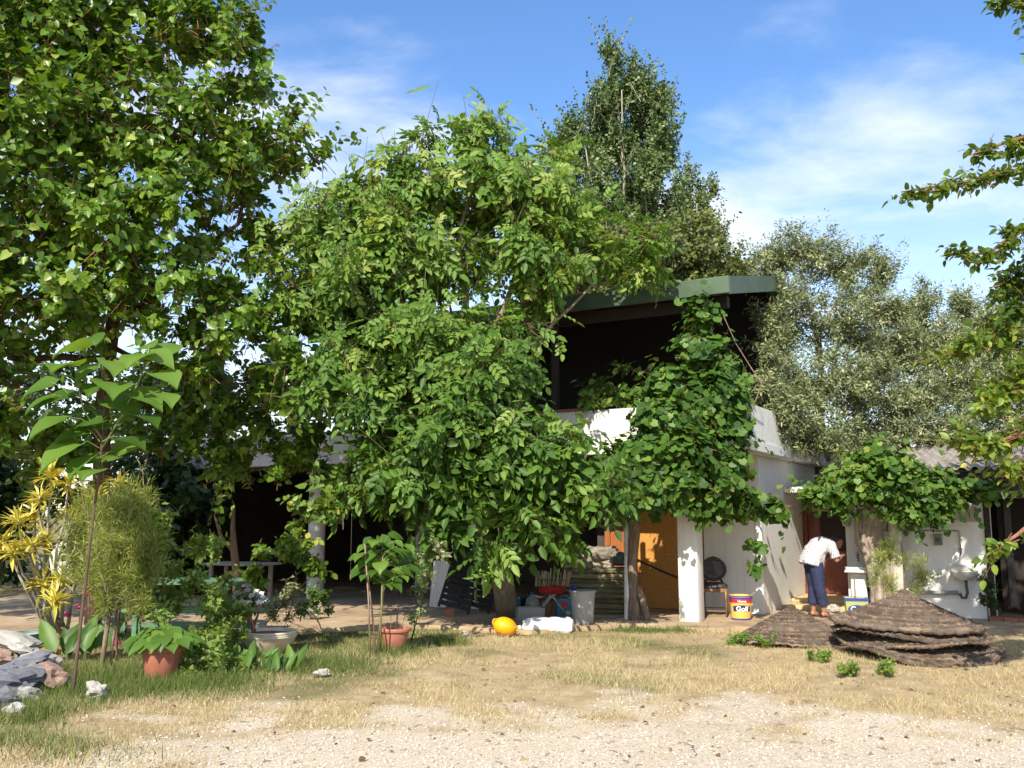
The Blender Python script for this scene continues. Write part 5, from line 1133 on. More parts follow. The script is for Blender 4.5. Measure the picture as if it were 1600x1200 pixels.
stone('grey_stone', 'half-sunk pale grey stone in the grass before the staked sapling', G(503,1056), .07, (1,.8,.55), 1, 4.2)
stone('yard_stone', 'rough stone at the corner of the yellow door step', G(1302,958,.05), .10, (1.2,.8,.7), 1, 5.3)
random.seed(90)
for i, (u, v, r, sc, m, z_, rot, lab) in enumerate([(22,1052,.20,(1.4,.9,.32),1,.20,(.1,.30,.2),'broad pale slab tilted on top of the rubble heap'),(15,1090,.20,(1.3,.9,.6),2,.0,(.2,.1,.5),'largest bluish slate at the front of the rubble heap'),(55,1080,.16,(1.1,.9,.6),0,.0,(.1,.3,0),'angular grey stone at the middle of the rubble heap'),(38,1064,.15,(1.4,.8,.4),2,.10,(.2,-.2,.4),'thin bluish slate right under the broad pale slab'),
    (62,1057,.14,(1.2,.8,.5),1,.08,(.3,.2,.8),'crumbly pale stone at the sapling side of the rubble heap'),(78,1080,.14,(1.0,.8,.7),3,.0,(0,.4,.2),'reddish stone at the foot of the rubble heap nearest the sapling stem'),(5,1114,.12,(1.2,.9,.6),2,.0,(0,.2,.9),'small bluish slate fallen in front of the rubble heap'),(22,1122,.08,(1,.9,.7),1,0,(0,0,.2),'small white stone fallen into the grass by the rubble heap'),
    (75,1066,.12,(1.3,.8,.45),3,.06,(.3,.1,1.2),'flat reddish stone resting on the reddish stone of the heap'),(2,1056,.16,(1.2,.9,.5),3,.10,(.1,.2,.3),'brownish stone under the edge of the broad pale slab'),(48,1098,.10,(1.1,.8,.6),0,.0,(.2,.3,.5),'small grey stone in front of the angular grey stone')]):
    stone('rubble_stone', lab, G(u, v) + Vector((0,0,z_)), r, sc, m, i*2.3, 'stones of the rubble heap', rot)
# clay lumps behind the green bucket
for i, (u, v, r, lab) in enumerate([(80,1003,.13,'ring-shaped lump of broken clay pipe behind the green bucket'),(88,1018,.10,'brown clay shard beside the clay pipe ring'),(70,1022,.12,'brown flat clay shard lying beside the green bucket')]):
    p = G(u, v); mb = MB()
    if i == 0: mb.tube([p + Vector((r*math.cos(a), 0, r+.03+r*math.sin(a))) for a in np.linspace(0, 6.283, 17)], .045, 8, cap=False); mb.ico(p + Vector((0,.05,.02)), .14, 2, .4, (1.2,.8,.5), 2)
    else: mb.ico(p + Vector((0,0,.03)), r, 2, .5, (1.2,.9,.5), i*3.)
    tag(mb.build('clay_pipe' if i == 0 else 'clay_shard', dif('brown_clay_%d' % i, (.33,.19,.11), (.20,.11,.07), 7, .9, .5)), lab, 'clay lump')

# ------------------------------------------------------------------ pots
def pot_thing(name, label, p, prof, mat, n=32, cat='plant pot', ribs=0):
    t = thing(name, label, cat, p); mb = MB(); mb.lathe(prof, n); mb.build('pot', mat, t, smooth=True, local=True, auto=35); return t
GBUK = dif('grey_green_plastic', (.13,.27,.25), (.10,.20,.19), 4, .5, .05)
t = pot_thing('green_bucket', 'faded blue-green plastic bucket with pale rim beside the clay shards', G(40,1024), [(.115,0),(.12,.01),(.162,.235),(.17,.24),(.17,.255),(.158,.256),(.115,.02),(.001,.02)], GBUK, cat='bucket')
mb = MB(); mb.lathe([(.1705,.243),(.176,.246),(.176,.258),(.1705,.26),(.160,.26)], 32); mb.f = [f for f in mb.f if len(f) == 4]; mb.build('rim', dif('chalky_white', (.62,.62,.58), (.4,.4,.37), 9, .8, .2), t, smooth=True, local=True)
p = G(251, 1062); t = pot_thing('terracotta_pot', 'large square-shouldered terracotta pot with a leafy plant in the grass', p, [(.135,0),(.145,.012),(.185,.27),(.19,.275),(.212,.278),(.215,.36),(.2,.365),(.19,.33),(.001,.325)], M['terracotta'])
mb = MB(); mb.lathe([(.188,.327),(.001,.34)], 20); mb.build('soil', M['soil'], t, local=True)
pl = thing('potted_plant', 'spreading plant with large light green leaves filling the large terracotta pot', 'plant', p + Vector((0,0,.335)))
items = []
for k in range(44):
    a = k*2.4; r = .05 + .30*math.sqrt(k/44); c = p + Vector((r*math.cos(a), r*.8*math.sin(a), .38 + .16*(1-r/.36) + rnd(-.02,.03))); d = Vector((math.cos(a), math.sin(a), 0)); sz = rnd(.12,.2)
    items.append((p + Vector((0,0,.34)), c - d*sz*.4, tuple(d + Vector((0,0,-.35))), (d.x*.4, d.y*.4-.3, .85), sz, rnd(.1,1)))
leaf_objs(pl, BIG, items, GRN['pau'], M['greentwig'], .004)
p = G(617, 1016); t = pot_thing('terracotta_pot', 'rounded terracotta pot with bare stems next to the staked sapling', p, [(.115,0),(.125,.012),(.16,.19),(.165,.215),(.188,.225),(.192,.25),(.185,.262),(.172,.262),(.16,.235),(.001,.23)], M['terracotta_soft'])
mb = MB(); mb.lathe([(.163,.232),(.001,.245)], 20); mb.build('soil', M['soil'], t, local=True)
bp = thing('bare_plant', 'few bare stems with sparse dark leaves growing in the rounded pot', 'plant', p + Vector((0,0,.24)))
grow(bp, blobs([(640,955,11.3,12,10,.08),(648,965,11.3,8,6,.06),(636,925,11.4,10,10,.08)]), [p + Vector((0,0,.2)), p + Vector((.02,0,.42))], .008, blade(.3), GRN['drk'], M['twig'], 26, .10, 6, .04, twr=.003, branch_r=.005, trunk_name='stem',
     limbs=[([p + Vector((-.05,0,.22)), p + Vector((-.06,0,.42))], .006, .004), ([p + Vector((.0,.03,.22)), p + Vector((.04,.02,.5))], .006, .004), ([p + Vector((.05,0,.22)), p + Vector((.14,0,.48))], .006, .004)])
p = G(420, 1020); t = pot_thing('bowl_planter', 'wide cream bowl planter with chipped ribbed rim', p, [(.17,0),(.19,.012),(.29,.14),(.315,.19),(.322,.195),(.318,.205),(.325,.215),(.32,.225),(.328,.24),(.322,.255),(.30,.256),(.28,.20),(.001,.19)], dif('cream_glaze', (.66,.58,.45), (.46,.38,.28), 5, .6, .2), 40)
mb = MB(); mb.lathe([(.292,.215),(.15,.235),(.001,.25)], 24, wob=.03); mb.build('soil', dif('reddish_soil', (.26,.11,.06), (.16,.07,.04), 9, .95, .5), t, local=True)
st = thing('cut_stump', 'forked reddish cut stem standing in the cream bowl planter', 'plant', p + Vector((-.2,0,.22)))
mb = MB(); q = p + Vector((-.17,0,.2)); mb.tube([q, q + Vector((-.03,-.02,.14)), q + Vector((-.13,-.03,.30))], [.03,.026,.016], 8); mb.tube([q + Vector((-.02,0,.1)), q + Vector((.06,0,.34))], [.02,.01], 7); mb.build('stem', M['redtwig'], st, smooth=True)
# white flowers in a tub
p = G(388, 992, .05); t = pot_thing('flower_tub', 'low pale tub holding the white flowers', p, [(.18,0),(.2,.01),(.24,.16),(.25,.17),(.235,.172),(.2,.12),(.001,.11)], M['white_old'])
fl = thing('white_flowers', 'rounded mound of white flowers over grey-green leaves', 'flowers', p + Vector((0,0,.11)))
grow(fl, [(p + Vector((rnd(-.2,.2), rnd(-.12,.12), .38+rnd(-.08,.07))), .18, .16, .12) for k in range(5)], [p + Vector((0,0,.08)), p + Vector((0,0,.25))], .012, lance(.10), GRN['oli'], M['greentwig'], 130, .14, 12, .07, up=.6, twr=.002, branch_r=.004, trunk_name='stem')
PET = flat('white_petal', (.86,.86,.82), .6)
for k in range(34):
    a = k*2.4; r = .34*math.sqrt(k/34); c = p + Vector((r*math.cos(a), r*.7*math.sin(a)-.08, .58 - .75*r*r/.34 + rnd(-.03,.03))); mb = MB()
    e = Euler((rnd(.2,.9), rnd(-.5,.5), 0)).to_matrix(); vs = [c]
    for j in range(10): vs.append(c + e @ Vector(((.055 if j % 2 else .032)*math.cos(.628*j), (.055 if j % 2 else .032)*math.sin(.628*j), .008)))
    mb.add(vs, [(0, 1+j, 1+(j+1) % 10) for j in range(10)]); mb.build('flower', PET, fl, fixn=False)
# pink flowers on thin stems
PNK = flat('magenta_petal', (.55,.02,.16), .6)
for i, (u, v, u0, v0, lab) in enumerate([(105,960,112,1015,'thin stem with a pink flower beside the paddle leaves'),(138,925,135,1015,'tall thin stem with a deep pink flower behind the sapling stem'),(124,948,120,1015,'thin stem with a small pink flower between the two other pink flowers'),(182,1003,185,1030,'short stem with a pale pink flower among the shrub stems')]):
    b0 = G(u0, v0); t = thing('pink_flower', lab, 'flower', b0, group='pink flowers in the bed'); c = P(u, v, b0.y)
    mb = MB(); mb.tube([b0 + Vector((0,0,-.02)), b0.lerp(c, .5) + Vector((.01,0,0)), c], .004, 5); mb.build('stem', M['greentwig'], t)
    mb = MB(); mb.ico(c, .034, 2, .6, (1,.8,.9), i); mb.build('blossom', PNK, t)

# ------------------------------------------------------------------ tables in the shade
def plank_table(name, label, c, L, Wd, H, rz_, mat, planks=4, bench=False):
    t = thing(name, label, 'bench' if bench else 'table', c, rz=rz_)
    for k in range(planks):
        y0 = -Wd/2 + k*Wd/planks; mb = MB(); mb.bbox((-L/2+rnd(-.01,.01), y0, H-.035), (L/2+rnd(-.01,.01), y0+Wd/planks-.006, H), .004); mb.build('plank', mat, t, local=True)
    for sx in (-1, 1):
        for sy in (-1, 1):
            mb = MB(); mb.bbox((sx*L*.38-.03, sy*Wd*.3-.03, 0), (sx*L*.38+.03, sy*Wd*.3+.03, H-.036), .004); mb.build('leg', mat, t, local=True)
    mb = MB(); mb.box((-L*.38+.031,-.02,H*.45),(L*.38-.031,.02,H*.45+.06)); mb.build('rail', mat, t, local=True); return t
plank_table('garden_table', 'green painted plank table in the shade behind the shrubs', P(268,980,12.3) * 1 - Vector((0,0,P(268,980,12.3).z-.05)), 2.0, .85, .72, R(-4), M['green_paint'])
q = P(300,980,11.75); q.z = .05; plank_table('garden_bench', 'green painted plank bench before the green table', q, 1.8, .28, .40, R(-4), M['green_paint'], 2, True)
GREYT = dif('weathered_grey_board', (.32,.29,.26), (.20,.18,.16), 5, .9, .2, stretch=(1,8,8))
q = P(375,930,16.3); q.z = .05; plank_table('grey_table', 'weathered grey board table deeper in the veranda shade', q, 1.2, .7, .74, R(-20), GREYT)
q = P(372,930,15.6); q.z = .05; t = thing('forked_trunk', 'pale forked tree trunk standing among the veranda tables', 'trunk', q)
mb = MB(); mb.tube([q, q + Vector((-.04,0,.6)), q + Vector((-.10,0,1.0)), q + Vector((-.15,.05,1.35)), q + Vector((-.15,.05,1.7))], [.08,.07,.06,.04,.025], 9); mb.tube([q + Vector((-.10,0,.95)), q + Vector((-.32,0,1.2)), q + Vector((-.45,0,1.55))], [.035,.03,.015], 7); mb.build('trunk', M['twig'], t, smooth=True)

# ------------------------------------------------------------------ fittings on the outbuilding wall
HL = lambda a, b_, z_: HW(1.1+a, 1.02+b_, z_)
def wallthing(name, label, cat, a, z_, b_=0.0): return thing(name, label, cat, HL(a, b_, z_), YAW)
s_ = wallthing('wall_sink', 'small ceramic wall sink with dark trap pipe beside the outbuilding door', 'sink', 1.72, .66)
mb = MB(); mb.bbox((-.19,-.03,.10),(.19,-.002,.19),.01); mb.build('splash_back', M['ceramic'], s_, local=True)
mb = MB(); vs = []
for k, z_ in ((.62,-.03),(.9,.03),(1.0,.085),(1.0,.10),(.93,.10),(.8,.06),(.3,.0)):
    for j in range(24):
        a = 6.283*j/24; y = math.sin(a); vs.append(Vector((.20*k*math.cos(a), -.16 + (.155 if y > 0 else .17)*k*math.copysign(abs(y)**.7, y), z_)))
mb.add(vs, [(i*24+j, i*24+(j+1) % 24, (i+1)*24+(j+1) % 24, (i+1)*24+j) for i in range(6) for j in range(24)] + [tuple(range(23,-1,-1)), tuple(range(144,168))]); mb.build('basin', M['ceramic'], s_, smooth=True, local=True, auto=50)
mb = MB(); mb.tube([(0.02,-.14,-.02),(.02,-.14,-.12),(.03,-.14,-.22),(.0,-.13,-.30),(-.05,-.12,-.30),(-.08,-.10,-.24)], .022, 9); mb.build('trap_pipe', M['pipe_dark'], s_, smooth=True, local=True)
pp = wallthing('drain_pipe', 'long grey drain pipe running along the outbuilding wall below the sink', 'pipe', 1.1, .40)
mb = MB(); mb.tube([(-.95,-.06,-.02),(.52,-.06,.03)], .030, 10); mb.build('pipe', M['grey_pipe'], pp, smooth=True, local=True); mb = MB(); mb.tube([(.28,-.06,.018),(.36,-.06,.0245)], .037, 10); mb.build('coupling', M['grey_pipe'], pp, smooth=True, local=True)
cp = wallthing('water_pipe', 'thin water pipe along the outbuilding wall ending in a tap over the sink', 'pipe', 1.0, 1.36)
mb = MB(); mb.tube([(-.8,-.02,0),(.66,-.02,.0),(.68,-.02,-.01),(.69,-.02,-.30)], .011, 7); mb.build('pipe', M['steel'], cp, smooth=True, local=True)
mb = MB(); mb.tube([(.69,-.02,-.29),(.69,-.10,-.31),(.69,-.12,-.36)], [.014,.014,.011], 7); mb.tube([(.66,-.07,-.27),(.72,-.07,-.27)], .008, 6); mb.build('tap', M['pipe_dark'], cp, smooth=True, local=True)
mt = wallthing('meter_box', 'small grey meter box on the outbuilding wall under the thin pipe', 'meter box', 1.38, 1.14)
mb = MB(); mb.bbox((-.055,-.07,0),(.055,-.002,.17),.008); mb.build('case', dif('grey_green_case', (.22,.24,.19), (.16,.17,.14), 7, .6, .1), mt, local=True); mb = MB(); mb.bbox((-.035,-.076,.05),(.035,-.0702,.12),.002); mb.build('window', M['pipe_dark'], mt, local=True)
sw = wallthing('switch_box', 'pale square switch box on the wall beside the door frame', 'switch box', 1.83, 1.50)
mb = MB(); mb.bbox((-.12,-.05,0),(.12,-.002,.23),.01); mb.build('case', dif('yellowed_plastic', (.50,.45,.36), (.42,.37,.29), 5, .5, .05), sw, local=True); mb = MB(); mb.bbox((-.10,-.056,.02),(.10,-.0505,.21),.003); mb.build('cover', dif('yellowed_cover', (.46,.41,.32), (.38,.34,.26), 5, .5, .05), sw, local=True)
mb = MB(); mb.tube([(-.02,-.058,.17),(.01,-.07,.13),(.015,-.06,.06)], .006, 6); mb.build('cable', M['black_plastic'], sw, local=True)
# wash basin used by the man
wb = wallthing('wash_basin', 'shallow white stone wash basin shelf on the wall before the bending man', 'basin', .18, .70)
mb = MB(); mb.bbox((-.17,-.34,0),(.22,-.002,.045),.012); mb.bbox((-.15,-.32,.0455),(.20,-.285,.085),.01); mb.bbox((-.17,-.284,.0455),(-.14,-.005,.085),.008); mb.bbox((.19,-.284,.0455),(.22,-.005,.085),.008); mb.build('basin', M['white'], wb, local=True)
mb = MB(); mb.bbox((-.10,-.2,-.62),(.14,-.004,-.002),.01); mb.build('pedestal', M['white'], wb, local=True)
tp_ = wallthing('wall_tap', 'small metal tap on a riser pipe above the white wash basin', 'tap', .18, .86)
mb = MB(); mb.tube([(0,-.02,.0),(0,-.02,.42)], .010, 7); mb.build('riser_pipe', M['steel'], tp_, smooth=True, local=True); mb = MB(); mb.tube([(0,-.02,.10),(0,-.11,.11),(0,-.13,.05)], .012, 7); mb.tube([(-.03,-.07,.14),(.03,-.07,.14)], .008, 6); mb.build('spout', M['steel'], tp_, smooth=True, local=True)
ln_ = wallthing('wall_lamp', 'pale green glass wall lamp under the vine by the passage door', 'lamp', .03, 1.42, -.05)
mb = MB(); mb.lathe([(.04,0),(.06,.02),(.065,.12),(.055,.20),(.03,.24),(.001,.241)], 16); mb.build('lamp_shade', dif('milky_green_glass', (.50,.53,.40), (.42,.45,.33), 5, .3, .02), ln_, smooth=True, local=True); mb = MB(); mb.tube([(0,.045,.05),(0,0,.05)], .012, 6); mb.lathe([(.03,.241),(.03,.28),(.001,.282)], 12); mb.build('bracket', M['brick_red'], ln_, local=True)
# ------------------------------------------------------------------ the man at the basin
def weld(mb, name, mat, parent, vox, wrinkle=0.0, smooth_it=4):
    me = mb.mesh(name); bm = bmesh.new(); bm.from_mesh(me); bmesh.ops.recalc_face_normals(bm, faces=bm.faces[:]); bm.to_mesh(me); bm.free()
    o = bpy.data.objects.new(name, me); COL.objects.link(o); md = o.modifiers.new('r', 'REMESH'); md.mode = 'VOXEL'; md.voxel_size = vox
    sm = o.modifiers.new('s', 'SMOOTH'); sm.iterations = smooth_it; sm.factor = .5
    bpy.context.view_layer.update(); m2 = bpy.data.meshes.new_from_object(o.evaluated_get(bpy.context.evaluated_depsgraph_get())); bpy.data.objects.remove(o)
    if wrinkle:
        for v in m2.vertices:
            p = v.co; n_ = v.normal; k = noise.noise(Vector((p.x*9, p.y*9, p.z*16))) + .6*noise.noise(Vector((p.x*20+3, p.y*20, p.z*26)))
            v.co = p + n_*k*wrinkle
    m2.materials.clear(); m2.materials.append(mat); m2.shade_smooth(); m2.name = name
    q = bpy.data.objects.new(name, m2); COL.objects.link(q); q.parent = parent; return q
foot = G(1284, 964, .05)
man = thing('person', 'person in a pale patterned shirt and navy trousers bending over the wash basin', 'person', foot, rz=R(14)); man.scale = (.96,)*3
V3 = Vector
b = MB()
# torso, neck, head
b.tube([V3((-.12,0,.86)), V3((-.09,0,.96)), V3((.0,0,1.09)), V3((.11,0,1.165)), V3((.17,0,1.17))], [.125,.12,.12,.11,.07], 12)
b.tube([V3((.14,0,1.17)), V3((.22,0,1.185)), V3((.29,0,1.185))], [.06,.055,.055], 10)
hd = Matrix.Translation((.335,0,1.185)) @ Matrix.Rotation(R(50), 4, 'Y')      # head looks down and forward
def hv(x, y, z_): return hd @ V3((x, y, z_))
hb = MB(); hb.ico((0,0,0), 1, 3, 0, (.098,.078,.118))
for v in hb.v:
    if v.z < -.03: v.x *= 1.0; v.y *= .86
b.add([hd @ v for v in hb.v], hb.f)
b.tube([hv(.085,0,.02), hv(.115,0,-.018), hv(.09,0,-.028)], [.012,.017,.014], 7)          # nose
b.tube([hv(.075,-.02,-.062), hv(.09,0,-.062), hv(.075,.02,-.062)], .010, 6)               # lips
b.ico(hv(.062,0,-.10), .032, 2, 0)                                                        # chin
for s in (-1, 1):
    b.tube([hv(-.005,s*.076,.03), hv(-.012,s*.088,.01), hv(-.005,s*.080,-.03)], [.010,.014,.008], 6)   # ears
    b.tube([hv(.08,s*.012,.038), hv(.082,s*.045,.040)], .010, 6)                          # brow
    # arm
    sh = V3((.12, s*.18, 1.14)); el = V3((.18, s*.22, .90)); wr = V3((.38, s*.08 + .02, .965))
    b.tube([V3((.11, s*.10, 1.15)), sh, el.lerp(sh, .5), el, el.lerp(wr, .4), wr], [.07,.062,.050,.042,.040,.028], 10)
    d = (wr-el).normalized(); pm = wr + d*.05
    b.tube([wr, pm, pm + d*.04], [.027,.036,.030], 8, flat=.6)
    for k in range(4):
        o_ = V3((0, (k-1.5)*.019, 0)); L = (.060,.072,.068,.052)[k]
        f0 = pm + d*.035 + o_; f1 = f0 + d*L*.5 + V3((0,0,-.012)); f2 = f1 + V3((.012,-s*.004,-L*.5)); b.tube([f0, f1, f2], [.0095,.009,.0075], 6)
    b.tube([pm + V3((-.01,-s*.03,0)), pm + V3((.02,-s*.055,.0)), pm + V3((.05,-s*.055,-.02))], [.011,.010,.008], 6)     # thumb
    # leg and foot
    hx = V3((-.11, s*.085, .86)); kn = V3((-.07 + .01*s, s*.095, .47)); an = V3((-.05 - .04*s, s*.09, .085))
    b.tube([hx, hx.lerp(kn, .5), kn, kn.lerp(an, .35), an], [.095,.082,.058,.055,.036], 10)
    b.tube([an + V3((-.045,0,-.045)), an + V3((.0,0,-.03)), an + V3((.08,0,-.052)), an + V3((.16,s*.01,-.062))], [.030,.038,.036,.024], 9)
body = weld(b, 'body', M['skin'], man, .0125, smooth_it=2)
# trousers
tr = MB()
tr.tube([V3((-.10,0,1.0)), V3((-.115,0,.92)), V3((-.115,0,.82))], [.135,.155,.14], 14)
for s in (-1, 1):
    hx = V3((-.11, s*.075, .86)); kn = V3((-.07 + .01*s, s*.095, .47)); an = V3((-.05 - .04*s, s*.09, .19))
    tr.tube([hx, hx.lerp(kn, .45), kn, kn.lerp(an, .5), an], [.118,.108,.092,.088,.084], 14)
NAVYC = dif('navy_cloth', (.022,.032,.085), (.015,.02,.055), 6, .85, .3, 60)
weld(tr, 'trousers', NAVYC, man, .012, .006)
# shirt
s_ = MB()
s_.loft([(V3((-.175,0,.81)), V3((.17,0,-.06)), V3((0,.20,0))), (V3((-.15,0,.92)), V3((.155,0,-.05)), V3((0,.20,0))), (V3((-.08,0,1.03)), V3((.125,0,-.10)), V3((0,.20,0))), (V3((.0,0,1.105)), V3((.08,0,-.135)), V3((0,.21,0))), (V3((.085,0,1.15)), V3((.045,0,-.13)), V3((0,.215,0))), (V3((.15,0,1.17)), V3((.02,0,-.095)), V3((0,.15,0))), (V3((.20,0,1.18)), V3((.01,0,-.065)), V3((0,.068,0)))])
s_.loft([(V3((.0,0,.76)), V3((.03,0,.0)), V3((0,.12,0))), (V3((-.03,0,.90)), V3((.07,0,0)), V3((0,.17,0))), (V3((.0,0,1.02)), V3((.08,0,0)), V3((0,.18,0)))])
for s in (-1, 1):
    sh = V3((.12, s*.175, 1.14)); el = V3((.18, s*.22, .90)); s_.tube([V3((.10, s*.10, 1.14)), sh, sh.lerp(el, .45), sh.lerp(el, .84)], [.085,.080,.076,.080], 12)
m, t, bb = newmat('patterned_shirt')
wv = t.nodes.new('ShaderNodeTexWave'); wv.inputs['Scale'].default_value = 16; wv.inputs['Distortion'].default_value = 5; wv.inputs['Detail'].default_value = 2; tc = t.nodes.new('ShaderNodeTexCoord'); t.links.new(tc.outputs['Object'], wv.inputs['Vector'])
c = ramp(t, wv.outputs['Fac'], [(.25, (.60,.59,.61)), (.6, (.42,.41,.44)), (.85, (.24,.23,.27))]); c = tmix(t, ramp(t, tnoise(t, 14, 3, .6), [(.50, (0,0,0)), (.62, (.8,)*3)]), c, (.62,.61,.62))
t.links.new(c, bb.inputs['Base Color']); bb.inputs['Roughness'].default_value = .85
weld(s_, 'shirt', m, man, .013, .008)
# hair: cap over the back and top of the head
h = MB(); hb = MB(); hb.ico((0,0,0), 1, 4, .05, (.108,.089,.126), 3.3)
keep = [i for i, v in enumerate(hb.v) if (v.z > .045 + .55*max(v.x, 0) - .0) or (v.x < -.02 and v.z > -.055)]
ks = set(keep); mp = {k: i for i, k in enumerate(keep)}
h.add([hd @ (hb.v[k] + hb.v[k].normalized()*.004*noise.noise(hb.v[k]*90)) for k in keep], [[mp[i] for i in f] for f in hb.f if all(i in ks for i in f)])
ho = h.build('hair', M['hair'], man, smooth=True, local=True); sd = ho.modifiers.new('thick', 'SOLIDIFY'); sd.thickness = .012
for s in (-1, 1):
    e = MB(); e.ico(hv(.082, s*.031, .018), .011, 2, 0); e.build('eye', flat('dark_eye', (.03,.02,.015)), man, smooth=True, local=True)
    an = V3((-.05 - .04*s, s*.09, .0)); sl = MB(); sl.loft([(an + V3((.05,0,.002)), V3((.135,0,0)), V3((0,.046,0))), (an + V3((.05,0,.02)), V3((.138,0,0)), V3((0,.047,0)))])
    sl.tube([an + V3((.07,-.05,.015)), an + V3((.06,-.03,.06)), an + V3((.06,.03,.06)), an + V3((.07,.05,.015))], .010, 6)
    sl.build('sandal', dif('dark_sandal_%d' % s, (.05,.03,.022), (.03,.02,.015), 6, .7, .1), man, local=True)
# ------------------------------------------------------------------ grass, pebbles, litter
def patio_front(x):
    xs = np.array([q.x for q in pts]); ys = np.array([q.y for q in pts]); return np.interp(x, xs, ys)
def fnoise(x, y, s, seed): return nz(x, y, s, seed)
def grass(n, name, label, x0, x1, y0, y1, mode, seed):
    g = np.random.default_rng(seed); y = y0 + (y1-y0)*g.random(n)**1.15; x = (x0 + (x1-x0)*g.random(n))
    ok = np.abs(x) < y*.60+.3; x, y = x[ok], y[ok]
    gv = gravel_mask(x, y); gr = green_mask(x, y); pf = patio_front(x)
    tuft = fnoise(x, y, 1.3, 6.6); tf2 = fnoise(x, y, 4.0, 3.6)
    keep = (g.random(len(x)) > gv*1.05-.04) & (y < pf - .03) & (g.random(len(x)) < np.clip(.62 + 1.0*tuft + .9*tf2, .10, 1))
    if mode == 'green': keep &= g.random(len(x)) < np.clip(gr*1.5-.28, 0, 1)
    x, y, gr, tuft = x[keep], y[keep], gr[keep], tuft[keep]; N = len(x)
    z = groundz(x, y) - .004
    h = (.030 + .045*g.random(N))*(1 + .7*np.clip(tuft, -.5, 1))
    if mode == 'green': h = h*(1.15 + .8*sstep(-1.0, -3.0, x))
    w = (.0014 + .0020*g.random(N))
    a = g.random(N)*6.283; lean = .15 + .8*g.random(N)*(1.0 if mode == 'green' else 1.5)
    dx, dy = np.cos(a), np.sin(a); b_ = g.random(N)*6.283; sx, sy = np.cos(b_), np.sin(b_)
    base = np.stack([x, y, z], -1); sd = np.stack([sx, sy, np.zeros(N)], -1)*w[:, None]
    tip = base + np.stack([dx*lean*h, dy*lean*h, h*np.maximum(.25, 1-.35*lean)], -1)
    V = np.stack([base-sd, base+sd, tip], 1).reshape(-1, 3)
    L = np.arange(N*3); S = np.full(N, 3)
    ti = np.clip((.5 + .2*g.normal(size=N)) + (.18*tuft), 0, 1)
    me = np_mesh(name, V, L, S, np.repeat(ti, 3)); me.materials.append(GMAT[mode]); o = bpy.data.objects.new(name, me); COL.objects.link(o); tag(o, label, 'grass', kind='stuff'); return o
GMAT = {'dry': leafmat('dry_grass_blade', [(0, (.22,.155,.075)), (.4, (.45,.35,.175)), (.75, (.64,.54,.32)), (1, (.36,.37,.15))], .7, .2, (1.1,1.0,.7)),
        'green': leafmat('green_grass_blade', [(0, (.045,.075,.015)), (.45, (.11,.16,.03)), (.8, (.21,.25,.06)), (1, (.38,.36,.13))], .55, .3, (1.3,1.3,.6))}
grass(330000, 'dry_grass', 'short dry straw-coloured grass covering the yard', -7.6, 8.2, 5.9, 13.6, 'dry', 1)
grass(260000, 'green_grass', 'patches of green grass among the dry lawn', -7.6, 8.2, 5.9, 13.6, 'green', 2)
# taller green tufts in the bed on the garden side
def tufts(n, name, label, xf, hmin, hmax, seed, mat):
    g = np.random.default_rng(seed); x = []; y = []
    for (u, v, ru, rv, k) in xf:
        for j in range(int(n*k)):
            p = G(u + g.normal()*ru*.5, min(max(v + g.normal()*rv*.5, 985), 1195)); x.append(p.x); y.append(p.y)
    x = np.array(x); y = np.array(y); N = len(x); z = groundz(x, y)-.004; h = hmin + (hmax-hmin)*g.random(N)**1.6; w = .002+.003*g.random(N); a = g.random(N)*6.283; lean = .1+.8*g.random(N); b_ = g.random(N)*6.283
    base = np.stack([x,y,z],-1); sd = np.stack([np.cos(b_),np.sin(b_),0*b_],-1)*w[:,None]; d = np.stack([np.cos(a),np.sin(a),0*a],-1)
    tip = base + d*(lean*h)[:,None] + np.stack([0*h,0*h,h*(1-.3*lean)],-1)
    V = np.stack([base-sd,base+sd,tip],1).reshape(-1,3); L = np.arange(N*3)
    me = np_mesh(name, V, L, np.full(N,3), np.repeat(np.clip(.42+.22*g.normal(size=N),0,1),3)); me.materials.append(mat); o = bpy.data.objects.new(name, me); COL.objects.link(o); tag(o, label, 'grass', kind='stuff')
tufts(700, 'long_grass', 'long green grass around the pots and sapling bed', [(200,1062,130,22,7),(330,1062,90,16,4),(40,1118,60,20,2),(140,1085,90,14,3),(450,1040,120,16,4),(620,1020,60,10,2),(700,1004,40,6,1.2),(250,1076,120,12,3),(520,1042,90,14,2.5),(1010,985,70,5,1.4),(1080,985,30,4,.6),(90,1170,120,26,.8)], .05, .17, 5, GMAT['green'])
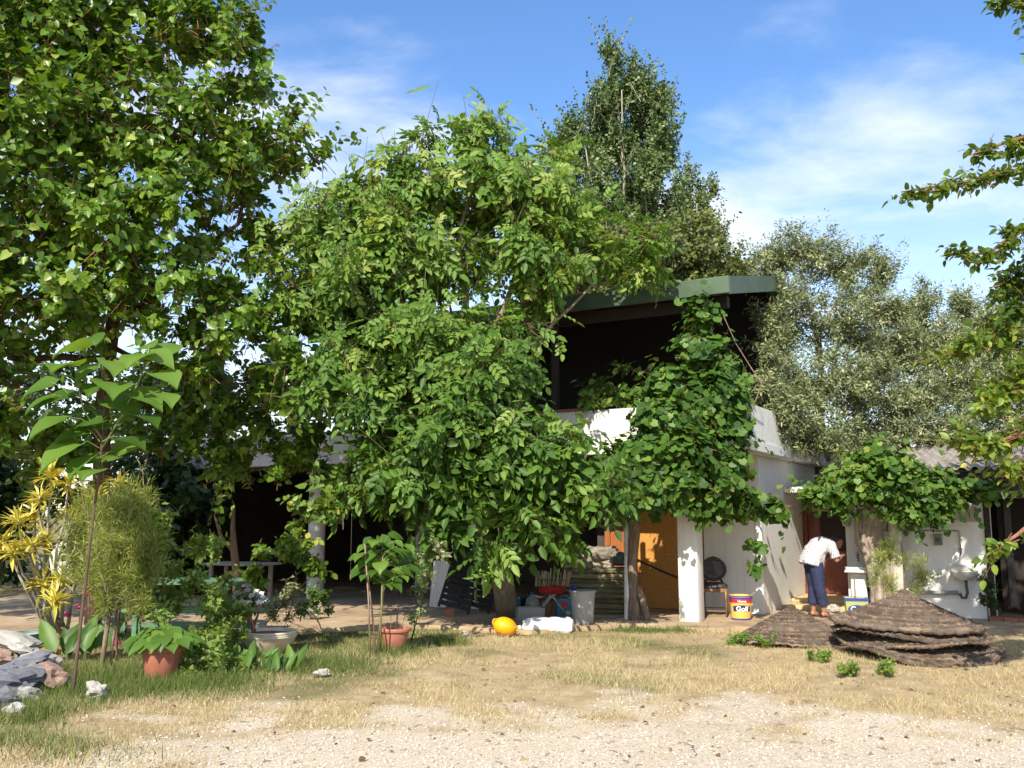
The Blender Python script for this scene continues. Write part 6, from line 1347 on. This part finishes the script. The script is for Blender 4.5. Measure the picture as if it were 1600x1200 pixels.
# pebbles
def pebbles(n, seed):
    g = np.random.default_rng(seed); y = 5.9 + 3.0*g.random(n)**1.2; x = (g.random(n)*2-1)*(y*.58+.2); gv = gravel_mask(x, y); k = g.random(n) < gv*1.0+.04; x, y = x[k], y[k]; N = len(x)
    oc = np.array([(1,0,0),(-.9,.1,0),(.1,1,0),(0,-1,.1),(0,.1,.8),(.1,0,-.8)]); fc = np.array([(0,2,4),(2,1,4),(1,3,4),(3,0,4),(2,0,5),(1,2,5),(3,1,5),(0,3,5)])
    r = .0035 + .0125*g.random(N)**3; a = g.random(N)*6.283; ca, sa = np.cos(a), np.sin(a); sc = np.stack([1+.4*g.random(N), .7+.4*g.random(N), .45+.35*g.random(N)], -1)
    P_ = oc[None]*sc[:, None]*(1+.2*g.normal(size=(N,6,3))); Q_ = np.stack([P_[...,0]*ca[:,None]-P_[...,1]*sa[:,None], P_[...,0]*sa[:,None]+P_[...,1]*ca[:,None], P_[...,2]], -1)*r[:,None,None]
    Q_ += np.stack([x, y, groundz(x, y)+r*.25], -1)[:, None]
    L = (fc.ravel()[None]+(np.arange(N)*6)[:,None]).ravel(); me = np_mesh('gravel', Q_.reshape(-1,3), L, np.full(N*8, 3), np.repeat(g.random(N), 6))
    m, t, b = newmat('gravel_stone'); t.links.new(ramp(t, attr(t, 'tint'), [(0,(.26,.21,.155)),(.3,(.49,.415,.32)),(.75,(.62,.55,.45)),(1,(.74,.69,.61))]), b.inputs['Base Color']); b.inputs['Roughness'].default_value = .9; me.materials.append(m)
    o = bpy.data.objects.new('gravel', me); COL.objects.link(o); tag(o, 'pale loose gravel strewn over the bare sandy ground', 'gravel', kind='stuff')
pebbles(21000, 3)
# dead leaves and twigs on the ground
g = np.random.default_rng(9); n = 520; y = 6.0 + 8.6*g.random(n); x = (g.random(n)*2-1)*(y*.58); pf = patio_front(x); z = np.where(y > pf, .052, groundz(x, y)+.012)
Fm = frames(norm(g.normal(size=(n,3))*[1,1,.15]), g.normal(size=(n,3))*.35 + [0,0,1]); V, L, S, T = spread(blade(.35,.2,.12), np.stack([x,y,z],-1), Fm, .02+.035*g.random(n), g.random(n))
me = np_mesh('leaf_litter', V, L, S, T); me.materials.append(leafmat('dead_leaf', [(0,(.09,.05,.025)),(.5,(.22,.13,.06)),(1,(.38,.27,.13))], .8, .1)); o = bpy.data.objects.new('leaf_litter', me); COL.objects.link(o); tag(o, 'scattered dead brown leaves on the ground', 'leaf litter', kind='stuff')
mb = MB(); random.seed(5)
for k in range(170):
    yy = rnd(6.1, 10.5); xx = rnd(-1, 1)*yy*.56; zz_ = float(groundz(np.array([xx]), np.array([yy]))[0])+.006; a = rnd(0, 6.28); L_ = rnd(.02, .10); d = Vector((math.cos(a), math.sin(a), 0)); q = Vector((xx, yy, zz_)); mb.tube([q, q + d*L_*.5 + Vector((d.y, -d.x, 0))*L_*rnd(-.15,.15) + Vector((0,0,.006)), q + d*L_], [.003,.0028,.002], 4)
o = mb.build('twig_litter', M['twig'], fixn=False); tag(o, 'short broken twigs strewn over the gravel and grass', 'twigs', kind='stuff')
